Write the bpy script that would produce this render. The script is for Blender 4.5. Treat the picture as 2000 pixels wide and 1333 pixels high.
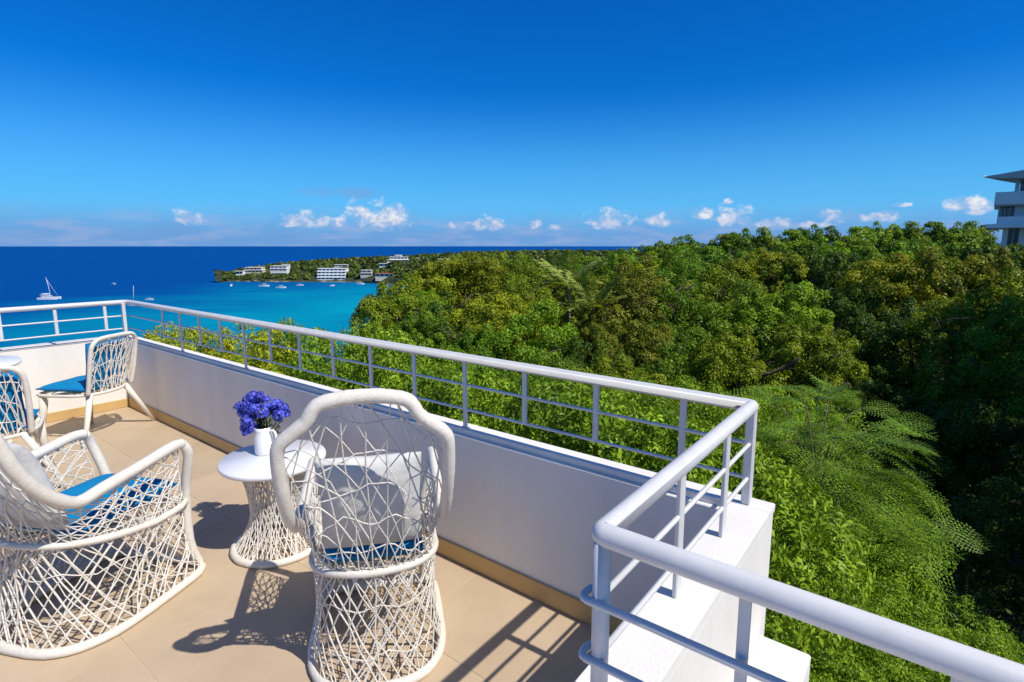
import bpy, math, random
import numpy as np
from mathutils import Vector, Matrix
R = math.radians
S = bpy.context.scene
COL = S.collection
for o in list(bpy.data.objects): bpy.data.objects.remove(o)
random.seed(7); rng = np.random.default_rng(7)

# ------------------------------------------------------------------ camera
CAMZ = 1.7                                   # eye height above the terrace floor
FPX, PPY, YAW, PITCH = 1074.523, 641.0, R(37.7118), R(8.4693)
cam = bpy.data.cameras.new('camera'); camo = bpy.data.objects.new('camera', cam); COL.objects.link(camo)
cam.sensor_fit = 'HORIZONTAL'; cam.sensor_width = 36; cam.lens = FPX * 36 / 2000
cam.shift_y = -25.5 / 2000; cam.clip_start = .05; cam.clip_end = 200000
camo.location = (0, 0, CAMZ); camo.rotation_euler = (math.pi / 2 - PITCH, 0, YAW)
S.camera = camo
FW = Vector((-math.sin(YAW) * math.cos(PITCH), math.cos(YAW) * math.cos(PITCH), -math.sin(PITCH)))
RT = Vector((math.cos(YAW), math.sin(YAW), 0)); UP = RT.cross(FW); CP = Vector((0, 0, CAMZ))
def ray(px, py): return (FW * FPX + RT * (px - 1000) - UP * (py - PPY)).normalized()
def at(px, py, dep): q = ray(px, py); return CP + q * (dep / q.dot(FW))      # a surveyed bearing and a distance -> a place
def onz(px, py, z): q = ray(px, py); return CP + q * ((z - CAMZ) / q.z)

# ------------------------------------------------------------------ light
SUN_DIR = Vector((0.79, 0.045, 1.0)).normalized()
SUN_EL = math.asin(SUN_DIR.z); SUN_AZ = math.atan2(SUN_DIR.x, SUN_DIR.y)
sun = bpy.data.lights.new('sun', 'SUN'); sun.energy = 4.9; sun.angle = R(.5); sun.color = (1, .96, .89)
suno = bpy.data.objects.new('sun', sun); COL.objects.link(suno)
suno.rotation_euler = SUN_DIR.to_track_quat('Z', 'Y').to_euler(); suno.location = (20, 5, 30)
S.view_settings.view_transform = 'Standard'; S.view_settings.look = 'None'
S.view_settings.exposure = 0.0; S.view_settings.gamma = 1
S.render.engine = 'CYCLES'
try:
    S.cycles.max_bounces = 7; S.cycles.diffuse_bounces = 4; S.cycles.glossy_bounces = 3; S.cycles.transmission_bounces = 4
    S.cycles.caustics_reflective = False; S.cycles.caustics_refractive = False
except Exception: pass

world = bpy.data.worlds.new('World'); S.world = world; world.use_nodes = True
def build_world():
    nt = world.node_tree; N = nt.nodes; L = nt.links
    for n in list(N): N.remove(n)
    def nd(t, **k):
        n = N.new(t)
        for a, b in k.items(): setattr(n, a, b)
        return n
    def val(x, sock):
        if isinstance(x, (int, float)): sock.default_value = x
        else: L.new(x, sock)
    def m(op, a, b=0.0, c=None, clamp=False):
        n = nd('ShaderNodeMath', operation=op, use_clamp=clamp)
        val(a, n.inputs[0]); val(b, n.inputs[1])
        if c is not None: val(c, n.inputs[2])
        return n.outputs[0]
    def sstep(x, lo, hi, a=0.0, b=1.0):
        n = nd('ShaderNodeMapRange', interpolation_type='SMOOTHSTEP')
        val(x, n.inputs[0]); n.inputs[1].default_value = lo; n.inputs[2].default_value = hi
        n.inputs[3].default_value = a; n.inputs[4].default_value = b
        return n.outputs[0]
    def mixc(f, a, b):
        n = nd('ShaderNodeMix', data_type='RGBA'); val(f, n.inputs[0])
        for x, s in ((a, n.inputs[6]), (b, n.inputs[7])):
            if isinstance(x, tuple): s.default_value = (*x, 1)
            else: L.new(x, s)
        return n.outputs[2]
    sky = nd('ShaderNodeTexSky', sky_type='NISHITA'); sky.sun_disc = False
    sky.sun_elevation = SUN_EL; sky.sun_rotation = SUN_AZ
    sky.altitude = 40; sky.air_density = 1.0; sky.dust_density = .1; sky.ozone_density = 2.2
    hsv = nd('ShaderNodeHueSaturation'); hsv.inputs['Saturation'].default_value = 1.15; hsv.inputs['Value'].default_value = 1.0
    hsv.inputs['Hue'].default_value = .505
    L.new(sky.outputs[0], hsv.inputs['Color'])
    tc = nd('ShaderNodeTexCoord'); sp = nd('ShaderNodeSeparateXYZ'); L.new(tc.outputs['Generated'], sp.inputs[0])
    az = m('ARCTAN2', sp.outputs[0], sp.outputs[1]); el = m('ARCSINE', sp.outputs[2])
    # the row of fair-weather cumulus goes on round the whole horizon every quarter turn
    azw = m('SUBTRACT', m('FLOORED_MODULO', m('ADD', az, YAW + math.pi / 4), math.pi / 2), math.pi / 4)
    cv = nd('ShaderNodeCombineXYZ'); L.new(az, cv.inputs[0]); L.new(m('MULTIPLY', el, 1.25), cv.inputs[1])
    def noise(scale, detail, rough, dist=0.0):
        n = nd('ShaderNodeTexNoise'); n.inputs['Scale'].default_value = scale; n.inputs['Detail'].default_value = detail
        n.inputs['Roughness'].default_value = rough; n.inputs['Distortion'].default_value = dist
        L.new(cv.outputs[0], n.inputs['Vector']); return n.outputs[0]
    nA = noise(42, 7, .62, .4); nB = noise(16, 3, .5); nC = noise(95, 4, .6)
    def ang(px, py): q = ray(px, py); return math.atan2(q.x, q.y) + YAW, math.asin(q.z)
    # px, py of the heart, half width, half height
    blobs = [(372, 428, 30, 20), (600, 432, 52, 17), (575, 438, 30, 10), (705, 420, 34, 26), (752, 432, 52, 34), (775, 422, 26, 26), (660, 436, 20, 12),
             (900, 442, 22, 10), (955, 440, 34, 17), (1040, 440, 14, 12), (1082, 446, 14, 7), (1190, 432, 46, 22), (1287, 434, 26, 15),
             (1372, 420, 24, 15), (1432, 428, 38, 24), (1424, 396, 11, 7), (1515, 438, 34, 12), (1625, 426, 26, 18), (1720, 426, 34, 14), (1590, 440, 40, 8),
             (1760, 402, 18, 6), (1885, 402, 40, 20), (1910, 412, 24, 14)]
    field = None; hgt = None
    for px, py, w, h in blobs:
        a, e = ang(px, py); k = 1 / 1086 * math.cos(abs(a)) ** 1.2
        dx = m('DIVIDE', m('SUBTRACT', azw, a), w * k * 1.15); dy = m('DIVIDE', m('SUBTRACT', el, e), h * k * 1.2)
        dyb = m('MAXIMUM', dy, m('MULTIPLY', dy, -1.7))
        f = m('SUBTRACT', 1.0, m('ADD', m('MULTIPLY', dx, dx), m('MULTIPLY', dyb, dyb)))
        field = f if field is None else m('MAXIMUM', field, f)
    shaped = m('ADD', field, m('MULTIPLY', m('SUBTRACT', nA, .50), 3.6))
    mask = m('MULTIPLY', sstep(shaped, .0, 1.25), .93)
    # sunlit crowns white, flanks and bases blue-grey
    lit = sstep(m('ADD', nA, m('MULTIPLY', m('SUBTRACT', nC, .5), .5)), .40, .66)
    lit = m('MULTIPLY', lit, sstep(el, .030, .056, .45, 1.0))
    ccol = mixc(lit, (.42, .53, .78), (.86, .86, .90))
    # low bank of distant vapour on the sea horizon and one thin mauve streak
    bank = m('MULTIPLY', sstep(m('ADD', el, m('MULTIPLY', m('SUBTRACT', nB, .5), .03)), .008, .075, 1, 0), .92)
    a, e = ang(680, 376)
    dx = m('DIVIDE', m('SUBTRACT', azw, a), .10); dy = m('DIVIDE', m('SUBTRACT', el, e), .013)
    st = m('SUBTRACT', 1.0, m('ADD', m('MULTIPLY', dx, dx), m('MULTIPLY', dy, dy)))
    st = m('MULTIPLY', sstep(m('ADD', st, m('MULTIPLY', m('SUBTRACT', nB, .5), 3.0)), .1, 1.5), .42)
    cw = nd('ShaderNodeCombineXYZ'); L.new(az, cw.inputs[0]); L.new(m('MULTIPLY', el, 5.0), cw.inputs[1])
    nv = nd('ShaderNodeTexNoise'); nv.inputs['Scale'].default_value = 11; nv.inputs['Detail'].default_value = 6; nv.inputs['Roughness'].default_value = .6; L.new(cw.outputs[0], nv.inputs['Vector'])
    veil = m('MULTIPLY', m('MULTIPLY', sstep(nv.outputs[0], .44, .66), sstep(el, .022, .075, 1, 0)), .5)
    bg = nd('ShaderNodeBackground'); out = nd('ShaderNodeOutputWorld')
    k = 0.105
    scl = nd('ShaderNodeVectorMath', operation='MULTIPLY'); L.new(hsv.outputs[0], scl.inputs[0]); 
    # deep blue away from the sun, the plain sky round the sun itself
    dt = nd('ShaderNodeVectorMath', operation='DOT_PRODUCT'); L.new(tc.outputs['Generated'], dt.inputs[0]); dt.inputs[1].default_value = SUN_DIR
    near = sstep(dt.outputs['Value'], .5, .95)
    L.new(mixc(near, (k * .02, k * .60, k * 1.24), (k, k, k)), scl.inputs[1])
    low = sstep(el, -.02, .27, .95, 0.0)
    c = mixc(low, scl.outputs[0], (.15, .53, .94))
    c = mixc(bank, c, (.16, .34, .69))
    c = mixc(st, c, (.22, .34, .62))
    c = mixc(veil, c, (.36, .46, .72))
    c = mixc(mask, c, ccol)
    inv = nd('ShaderNodeVectorMath', operation='SCALE'); L.new(c, inv.inputs[0]); inv.inputs['Scale'].default_value = 1 / k
    L.new(inv.outputs[0], bg.inputs['Color']); bg.inputs['Strength'].default_value = k
    L.new(bg.outputs[0], out.inputs[0])
build_world()

# ------------------------------------------------------------------ helpers
def tag(o, label=None, cat=None, group=None, kind=None):
    if label: o['label'] = label
    if cat: o['category'] = cat
    if group: o['group'] = group
    if kind: o['kind'] = kind
    return o
def link(name, mesh, parent=None):
    o = bpy.data.objects.new(name, mesh); COL.objects.link(o)
    if parent is not None: o.parent = parent
    return o
def empty(name, loc, rz=0, **k):
    o = link(name, None); o.location = loc; o.rotation_euler = (0, 0, rz); o.empty_display_size = .1
    return tag(o, **k)
def copy_tree(o, parent=None):
    c = o.copy(); COL.objects.link(c); c.parent = parent
    for ch in o.children: copy_tree(ch, c)
    return c
def arrays_mesh(name, V, F, mat, tint=None, smooth=False):
    """V (n,3); F (m,k) faces of one size; optional per-face tint"""
    V = np.asarray(V, np.float32); F = np.asarray(F, np.int32); me = bpy.data.meshes.new(name)
    k = F.shape[1]; me.vertices.add(len(V)); me.vertices.foreach_set('co', V.ravel())
    me.loops.add(F.size); me.loops.foreach_set('vertex_index', F.ravel())
    me.polygons.add(len(F)); me.polygons.foreach_set('loop_start', np.arange(0, F.size, k, dtype=np.int32))
    me.polygons.foreach_set('loop_total', np.full(len(F), k, np.int32))
    if smooth: me.polygons.foreach_set('use_smooth', np.ones(len(F), bool))
    me.update(calc_edges=True)
    if tint is not None:
        a = me.attributes.new('tint', 'FLOAT', 'FACE'); a.data.foreach_set('value', np.asarray(tint, np.float32))
    me.materials.append(mat); return me
class MB:
    def __init__(s): s.v = []; s.f = []; s.sm = []
    def add(s, vs, fs, smooth=False):
        b = len(s.v); s.v += [tuple(v) for v in vs]; s.f += [tuple(i + b for i in f) for f in fs]; s.sm += [smooth] * len(fs)
    def box(s, x0, x1, y0, y1, z0, z1, bev=0.0):
        if bev <= 0:
            s.add([(x0, y0, z0), (x1, y0, z0), (x1, y1, z0), (x0, y1, z0), (x0, y0, z1), (x1, y0, z1), (x1, y1, z1), (x0, y1, z1)],
                  [(0, 3, 2, 1), (4, 5, 6, 7), (0, 1, 5, 4), (1, 2, 6, 5), (2, 3, 7, 6), (3, 0, 4, 7)]); return
        b = min(bev, (x1 - x0) * .45, (y1 - y0) * .45, (z1 - z0) * .45)
        rings = []
        for z, i in ((z0, b), (z0 + b, 0), (z1 - b, 0), (z1, b)):
            c = b
            rings.append([(x0 + c, y0 + i, z), (x1 - c, y0 + i, z), (x1 - i, y0 + c, z), (x1 - i, y1 - c, z), (x1 - c, y1 - i, z), (x0 + c, y1 - i, z), (x0 + i, y1 - c, z), (x0 + i, y0 + c, z)])
        vs = [p for r in rings for p in r]; fs = []
        for k in range(3):
            for j in range(8): fs.append((k * 8 + j, k * 8 + (j + 1) % 8, k * 8 + 8 + (j + 1) % 8, k * 8 + 8 + j))
        fs.append(tuple(range(7, -1, -1))); fs.append(tuple(24 + j for j in range(8))); s.add(vs, fs)
    def tube(s, pts, r, n=8, closed=False, cap=True, smooth=True, flat=1.0):
        P = [Vector(p) for p in pts]; m = len(P)
        rr = r if isinstance(r, (list, tuple, np.ndarray)) else [r] * m
        vs = []; up = None
        for i in range(m):
            a = P[(i - 1) % m] if (closed or i > 0) else P[i]; b = P[(i + 1) % m] if (closed or i < m - 1) else P[i]
            t = (b - a)
            if t.length < 1e-9: t = Vector((0, 0, 1))
            t.normalize()
            if up is None: up = Vector((0, 0, 1)) if abs(t.z) < .9 else Vector((1, 0, 0))
            sx = t.cross(up)
            if sx.length < 1e-6: sx = t.orthogonal()
            sx.normalize(); up = sx.cross(t).normalized()
            for k in range(n):
                q = 2 * math.pi * k / n; vs.append(P[i] + (sx * math.cos(q) + up * math.sin(q) * flat) * rr[i])
        fs = []
        for i in range(m if closed else m - 1):
            j = (i + 1) % m
            for k in range(n): fs.append((i * n + k, i * n + (k + 1) % n, j * n + (k + 1) % n, j * n + k))
        if cap and not closed: fs.append(tuple(range(n - 1, -1, -1))); fs.append(tuple((m - 1) * n + k for k in range(n)))
        s.add(vs, fs, smooth)
    def lathe(s, prof, n=32, cx=0, cy=0, smooth=True, cap0=True, cap1=True, fn=None):
        vs = []
        for r, z in prof:
            for k in range(n):
                q = 2 * math.pi * k / n; p = Vector((cx + r * math.cos(q), cy + r * math.sin(q), z)); vs.append(fn(p, q, r, z) if fn else p)
        fs = []
        for i in range(len(prof) - 1):
            for k in range(n): fs.append((i * n + k, i * n + (k + 1) % n, (i + 1) * n + (k + 1) % n, (i + 1) * n + k))
        if cap0: fs.append(tuple(range(n - 1, -1, -1)))
        if cap1: fs.append(tuple((len(prof) - 1) * n + k for k in range(n)))
        s.add(vs, fs, smooth)
    def ball(s, c, r, n=10, m=6, sq=(1, 1, 1)):
        prof = [(max(1e-4, math.sin(math.pi * i / m)), -math.cos(math.pi * i / m)) for i in range(m + 1)]
        c = Vector(c); b = MB(); b.lathe(prof, n)
        s.add([(c.x + v[0] * r * sq[0], c.y + v[1] * r * sq[1], c.z + v[2] * r * sq[2]) for v in b.v], b.f, True)
    def xf(s, M): s.v = [tuple(M @ Vector(v)) for v in s.v]; return s
    def mesh(s, name, mat):
        me = bpy.data.meshes.new(name); me.from_pydata(s.v, [], s.f); me.polygons.foreach_set('use_smooth', s.sm); me.update()
        me.materials.append(mat); return me
    def build(s, name, mat, parent=None): return link(name, s.mesh(name, mat), parent)
def catmull(pts, n=6, closed=False):
    P = [Vector(p) for p in pts]; m = len(P); out = []
    for i in range(m if closed else m - 1):
        p0 = P[(i - 1) % m] if closed or i > 0 else P[0]; p1 = P[i]; p2 = P[(i + 1) % m]; p3 = P[(i + 2) % m] if closed or i + 2 < m else P[-1]
        for k in range(n):
            t = k / n
            out.append(.5 * ((2 * p1) + (p2 - p0) * t + (2 * p0 - 5 * p1 + 4 * p2 - p3) * t * t + (3 * p1 - p0 - 3 * p2 + p3) * t ** 3))
    if not closed: out.append(P[-1])
    return out

# ------------------------------------------------------------------ materials
def new_mat(name):
    m = bpy.data.materials.new(name); m.use_nodes = True; return m, m.node_tree.nodes, m.node_tree.links
def mat(name, c1, c2=None, scale=6.0, rough=.6, bump=0.0, bscale=60.0, spec=.4, detail=6, metal=0, coat=0, stretch=(1, 1, 1), objrand=0.0):
    m, N, L = new_mat(name); b = N['Principled BSDF']
    b.inputs['Roughness'].default_value = rough; b.inputs['Specular IOR Level'].default_value = spec; b.inputs['Metallic'].default_value = metal
    b.inputs['Coat Weight'].default_value = coat
    tc = N.new('ShaderNodeTexCoord'); mp = N.new('ShaderNodeMapping'); mp.inputs['Scale'].default_value = stretch
    L.new(tc.outputs['Object'], mp.inputs[0])
    n = N.new('ShaderNodeTexNoise'); n.inputs['Scale'].default_value = scale; n.inputs['Detail'].default_value = detail; n.inputs['Roughness'].default_value = .6
    L.new(mp.outputs[0], n.inputs['Vector'])
    mx = N.new('ShaderNodeMix'); mx.data_type = 'RGBA'; c2 = c2 or tuple(x * .9 for x in c1)
    mx.inputs[6].default_value = (*c1, 1); mx.inputs[7].default_value = (*c2, 1)
    rp = N.new('ShaderNodeMapRange'); rp.inputs[1].default_value = .35; rp.inputs[2].default_value = .68
    L.new(n.outputs[0], rp.inputs[0]); L.new(rp.outputs[0], mx.inputs[0]); col = mx.outputs[2]
    if objrand:
        oi = N.new('ShaderNodeObjectInfo'); r2 = N.new('ShaderNodeMapRange'); r2.inputs[3].default_value = 1 - objrand; r2.inputs[4].default_value = 1 + objrand
        L.new(oi.outputs['Random'], r2.inputs[0]); vm = N.new('ShaderNodeVectorMath'); vm.operation = 'SCALE'
        L.new(col, vm.inputs[0]); L.new(r2.outputs[0], vm.inputs['Scale']); col = vm.outputs[0]
    L.new(col, b.inputs['Base Color'])
    if bump:
        n2 = N.new('ShaderNodeTexNoise'); n2.inputs['Scale'].default_value = bscale; n2.inputs['Detail'].default_value = 5
        L.new(mp.outputs[0], n2.inputs['Vector'])
        bp = N.new('ShaderNodeBump'); bp.inputs['Strength'].default_value = bump; bp.inputs['Distance'].default_value = .01
        L.new(n2.outputs[0], bp.inputs['Height']); L.new(bp.outputs[0], b.inputs['Normal'])
    return m
M = {}
M['plaster'] = mat('white_plaster', (.82, .78, .725), (.75, .705, .65), 3.2, .75, .25, 120, .25, stretch=(1, 1, .3))
M['rail'] = mat('white_rail_paint', (.66, .645, .635), (.60, .585, .575), 14, .4, .035, 260, .4)
M['skirt'] = mat('ochre_skirting', (.60, .40, .16), (.52, .34, .14), 4, .55, .1, 90)
M['tile'] = mat('sand_floor_tile', (.545, .415, .275), (.475, .355, .23), 2.6, .5, .08, 150, .35, objrand=.05)
M['grout'] = mat('tile_grout', (.62, .50, .36), (.5, .39, .27), 20, .9)
M['fibre'] = mat('white_fibreglass', (.80, .755, .68), (.66, .60, .51), 22, .6, .5, 160, .3)
M['wrap'] = mat('wound_fibreglass_rim', (.79, .735, .65), (.68, .615, .52), 60, .65, .35, 240, .3, stretch=(1, 1, 2.2))
M['tabletop'] = mat('white_tabletop', (.80, .80, .82), (.77, .77, .79), 5, .3, .05, 200, .5)
M['blue'] = mat('blue_cushion', (.004, .225, .47), (.003, .185, .40), 7, .85, .35, 260, .15)
M['piping'] = mat('blue_piping', (.01, .15, .40), None, 9, .8)
M['pillow'] = mat('grey_pillow', (.66, .65, .62), (.57, .56, .54), 5, .9, .8, 14, .15)
M['ceramic'] = mat('white_ceramic', (.82, .81, .79), (.79, .78, .76), 6, .18, 0, 50, .5, coat=.3)
M['bark'] = mat('bark', (.17, .13, .09), (.08, .06, .045), 9, .9, .8, 30, .2, stretch=(1, 1, .3))
M['palebark'] = mat('pale_bark', (.36, .30, .22), (.2, .16, .11), 7, .85, .5, 30, .2)
M['house'] = mat('house_white', (.84, .83, .81), (.77, .76, .74), .3, .8, 0, 5, .2)
M['housewarm'] = mat('house_cream', (.66, .58, .47), (.58, .50, .40), .3, .8, 0, 5, .2)
M['glass'] = mat('dark_window', (.05, .075, .10), (.035, .05, .07), .6, .12, 0, 5, .6)
M['roofred'] = mat('terracotta_roof', (.50, .16, .09), (.40, .13, .08), .5, .8)
M['roofgrey'] = mat('grey_roof', (.30, .31, .33), (.24, .25, .27), .8, .7)
M['soffit'] = mat('roof_slab_tan', (.60, .55, .48), (.54, .49, .43), .6, .7)
M['boat'] = mat('boat_white', (.80, .80, .80), (.74, .74, .74), .8, .3, 0, 5, .5)
M['boatdark'] = mat('boat_dark', (.06, .08, .11), None, 1, .4)
M['alum'] = mat('mast_metal', (.6, .62, .65), None, 1, .35, metal=.4)
M['curtain'] = mat('curtain', (.62, .52, .48), (.5, .42, .40), 1.5, .9)
def leaf_material():
    m, N, L = new_mat('leaf'); b = N['Principled BSDF']; out = N['Material Output']
    oi = N.new('ShaderNodeObjectInfo'); at_ = N.new('ShaderNodeAttribute'); at_.attribute_name = 'tint'
    rp = N.new('ShaderNodeMapRange'); rp.inputs[3].default_value = .3; rp.inputs[4].default_value = 1.6; L.new(at_.outputs['Fac'], rp.inputs[0])
    vm = N.new('ShaderNodeVectorMath'); vm.operation = 'SCALE'; L.new(oi.outputs['Color'], vm.inputs[0]); L.new(rp.outputs[0], vm.inputs['Scale'])
    # young leaves yellower, old ones browner
    hs = N.new('ShaderNodeHueSaturation'); r2 = N.new('ShaderNodeMapRange'); r2.inputs[3].default_value = .515; r2.inputs[4].default_value = .478
    L.new(at_.outputs['Fac'], r2.inputs[0]); L.new(r2.outputs[0], hs.inputs['Hue']); L.new(vm.outputs[0], hs.inputs['Color'])
    L.new(hs.outputs[0], b.inputs['Base Color']); b.inputs['Roughness'].default_value = .5; b.inputs['Specular IOR Level'].default_value = .2
    tr = N.new('ShaderNodeBsdfTranslucent'); v2 = N.new('ShaderNodeVectorMath'); v2.operation = 'MULTIPLY'; v2.inputs[1].default_value = (1.75, 1.6, .3)
    L.new(hs.outputs[0], v2.inputs[0]); L.new(v2.outputs[0], tr.inputs['Color'])
    mx = N.new('ShaderNodeMixShader'); mx.inputs[0].default_value = .16
    L.new(b.outputs[0], mx.inputs[1]); L.new(tr.outputs[0], mx.inputs[2]); L.new(mx.outputs[0], out.inputs['Surface'])
    return m
M['leaf'] = leaf_material()
def sea_material():
    m, N, L = new_mat('sea_water'); out = N['Material Output']; N.remove(N['Principled BSDF'])
    geo = N.new('ShaderNodeNewGeometry')
    sub = N.new('ShaderNodeVectorMath'); sub.operation = 'SUBTRACT'; c = onz(690, 612, -40); sub.inputs[1].default_value = c
    L.new(geo.outputs['Position'], sub.inputs[0])
    rot = N.new('ShaderNodeVectorRotate'); rot.inputs['Angle'].default_value = -YAW; rot.rotation_type = 'Z_AXIS'
    L.new(sub.outputs[0], rot.inputs['Vector'])
    sc = N.new('ShaderNodeVectorMath'); sc.operation = 'MULTIPLY'; sc.inputs[1].default_value = (1 / 540, 1 / 1050, 0); L.new(rot.outputs[0], sc.inputs[0])
    ln = N.new('ShaderNodeVectorMath'); ln.operation = 'LENGTH'; L.new(sc.outputs[0], ln.inputs[0])
    n1 = N.new('ShaderNodeTexNoise'); n1.inputs['Scale'].default_value = .011; n1.inputs['Detail'].default_value = 5; L.new(rot.outputs[0], n1.inputs['Vector'])
    mp = N.new('ShaderNodeMapping'); mp.inputs['Scale'].default_value = (.35, 1.6, 1); L.new(rot.outputs[0], mp.inputs[0])
    n3 = N.new('ShaderNodeTexNoise'); n3.inputs['Scale'].default_value = .03; n3.inputs['Detail'].default_value = 5; n3.inputs['Roughness'].default_value = .6; L.new(mp.outputs[0], n3.inputs['Vector'])
    ma = N.new('ShaderNodeMath'); ma.operation = 'MULTIPLY_ADD'; ma.inputs[1].default_value = .55; L.new(n1.outputs[0], ma.inputs[0]); L.new(ln.outputs['Value'], ma.inputs[2])
    mb = N.new('ShaderNodeMath'); mb.operation = 'MULTIPLY_ADD'; mb.inputs[1].default_value = .35; L.new(n3.outputs[0], mb.inputs[0]); L.new(ma.outputs[0], mb.inputs[2])
    rp = N.new('ShaderNodeValToRGB'); L.new(mb.outputs[0], rp.inputs[0])
    # seabed seen through the water: pale sand shallows, reef, then the deep
    e = rp.color_ramp.elements; e[0].position = .38; e[0].color = (.0, .30, .40, 1); e[1].position = 1.0; e[1].color = (.0, .064, .262, 1)
    for p, cc in ((.60, (.0, .205, .35)), (.80, (.0, .125, .30)), (.92, (.0, .085, .275))):
        q = e.new(p); q.color = (*cc, 1)
    n2 = N.new('ShaderNodeTexNoise'); n2.inputs['Scale'].default_value = .55; n2.inputs['Detail'].default_value = 6; n2.inputs['Roughness'].default_value = .65; L.new(mp.outputs[0], n2.inputs['Vector'])
    bp = N.new('ShaderNodeBump'); bp.inputs['Strength'].default_value = .9; bp.inputs['Distance'].default_value = .8; L.new(n2.outputs[0], bp.inputs['Height'])
    df = N.new('ShaderNodeBsdfDiffuse'); L.new(rp.outputs[0], df.inputs['Color']); L.new(bp.outputs[0], df.inputs['Normal'])
    gl = N.new('ShaderNodeBsdfGlossy'); gl.inputs['Roughness'].default_value = .32; L.new(bp.outputs[0], gl.inputs['Normal'])
    mx = N.new('ShaderNodeMixShader'); mx.inputs[0].default_value = .03
    L.new(df.outputs[0], mx.inputs[1]); L.new(gl.outputs[0], mx.inputs[2]); L.new(mx.outputs[0], out.inputs['Surface'])
    return m
M['sea'] = sea_material()
M['soil'] = mat('forest_floor', (.045, .05, .02), (.02, .022, .012), .8, .95, .6, 3, .1)
def headland_material():
    m, N, L = new_mat('headland'); b = N['Principled BSDF']; b.inputs['Roughness'].default_value = .9
    geo = N.new('ShaderNodeNewGeometry'); sp = N.new('ShaderNodeSeparateXYZ'); L.new(geo.outputs['Position'], sp.inputs[0])
    n = N.new('ShaderNodeTexNoise'); n.inputs['Scale'].default_value = .08; n.inputs['Detail'].default_value = 6; L.new(geo.outputs['Position'], n.inputs['Vector'])
    mr = N.new('ShaderNodeMath'); mr.operation = 'MULTIPLY_ADD'; mr.inputs[1].default_value = 9; L.new(n.outputs[0], mr.inputs[0]); L.new(sp.outputs[2], mr.inputs[2])
    r = N.new('ShaderNodeMapRange'); r.inputs[1].default_value = -36.5; r.inputs[2].default_value = -34.5; L.new(mr.outputs[0], r.inputs[0])
    mx = N.new('ShaderNodeMix'); mx.data_type = 'RGBA'; mx.inputs[6].default_value = (.33, .27, .19, 1); mx.inputs[7].default_value = (.032, .045, .014, 1)
    L.new(r.outputs[0], mx.inputs[0]); L.new(mx.outputs[2], b.inputs['Base Color']); return m
M['headland'] = headland_material()
def petal_material():
    m, N, L = new_mat('blue_petal'); b = N['Principled BSDF']; b.inputs['Roughness'].default_value = .6
    a = N.new('ShaderNodeAttribute'); a.attribute_name = 'tint'; mx = N.new('ShaderNodeMix'); mx.data_type = 'RGBA'
    mx.inputs[6].default_value = (.03, .035, .36, 1); mx.inputs[7].default_value = (.13, .16, .78, 1); L.new(a.outputs['Fac'], mx.inputs[0]); L.new(mx.outputs[2], b.inputs['Base Color'])
    return m
M['petal'] = petal_material()

# ------------------------------------------------------------------ sea, land
WY, WTOP, WOUT = 2.02, .742, 2.125           # long parapet: inner face, top, outer face
XL, XS_IN, XS_OUT = -6.74, -.555, -.409      # sea-side parapet inner face; short parapet faces
YN = .93                                     # near railing line
def build_sea():
    v = [(0, 0, -40)]; f = []; n = 96; rs = [300, 1000, 4000, 15000, 90000]
    for r in rs: v += [(r * math.cos(2 * math.pi * k / n), r * math.sin(2 * math.pi * k / n), -40) for k in range(n)]
    for k in range(n): f.append((0, 1 + k, 1 + (k + 1) % n))
    for i in range(len(rs) - 1):
        for k in range(n): a = 1 + i * n; f.append((a + k, a + n + k, a + n + (k + 1) % n, a + (k + 1) % n))
    me = bpy.data.meshes.new('sea'); me.from_pydata(v, [], f); me.materials.append(M['sea']); tag(link('sea', me), kind='structure')
build_sea()

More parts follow.
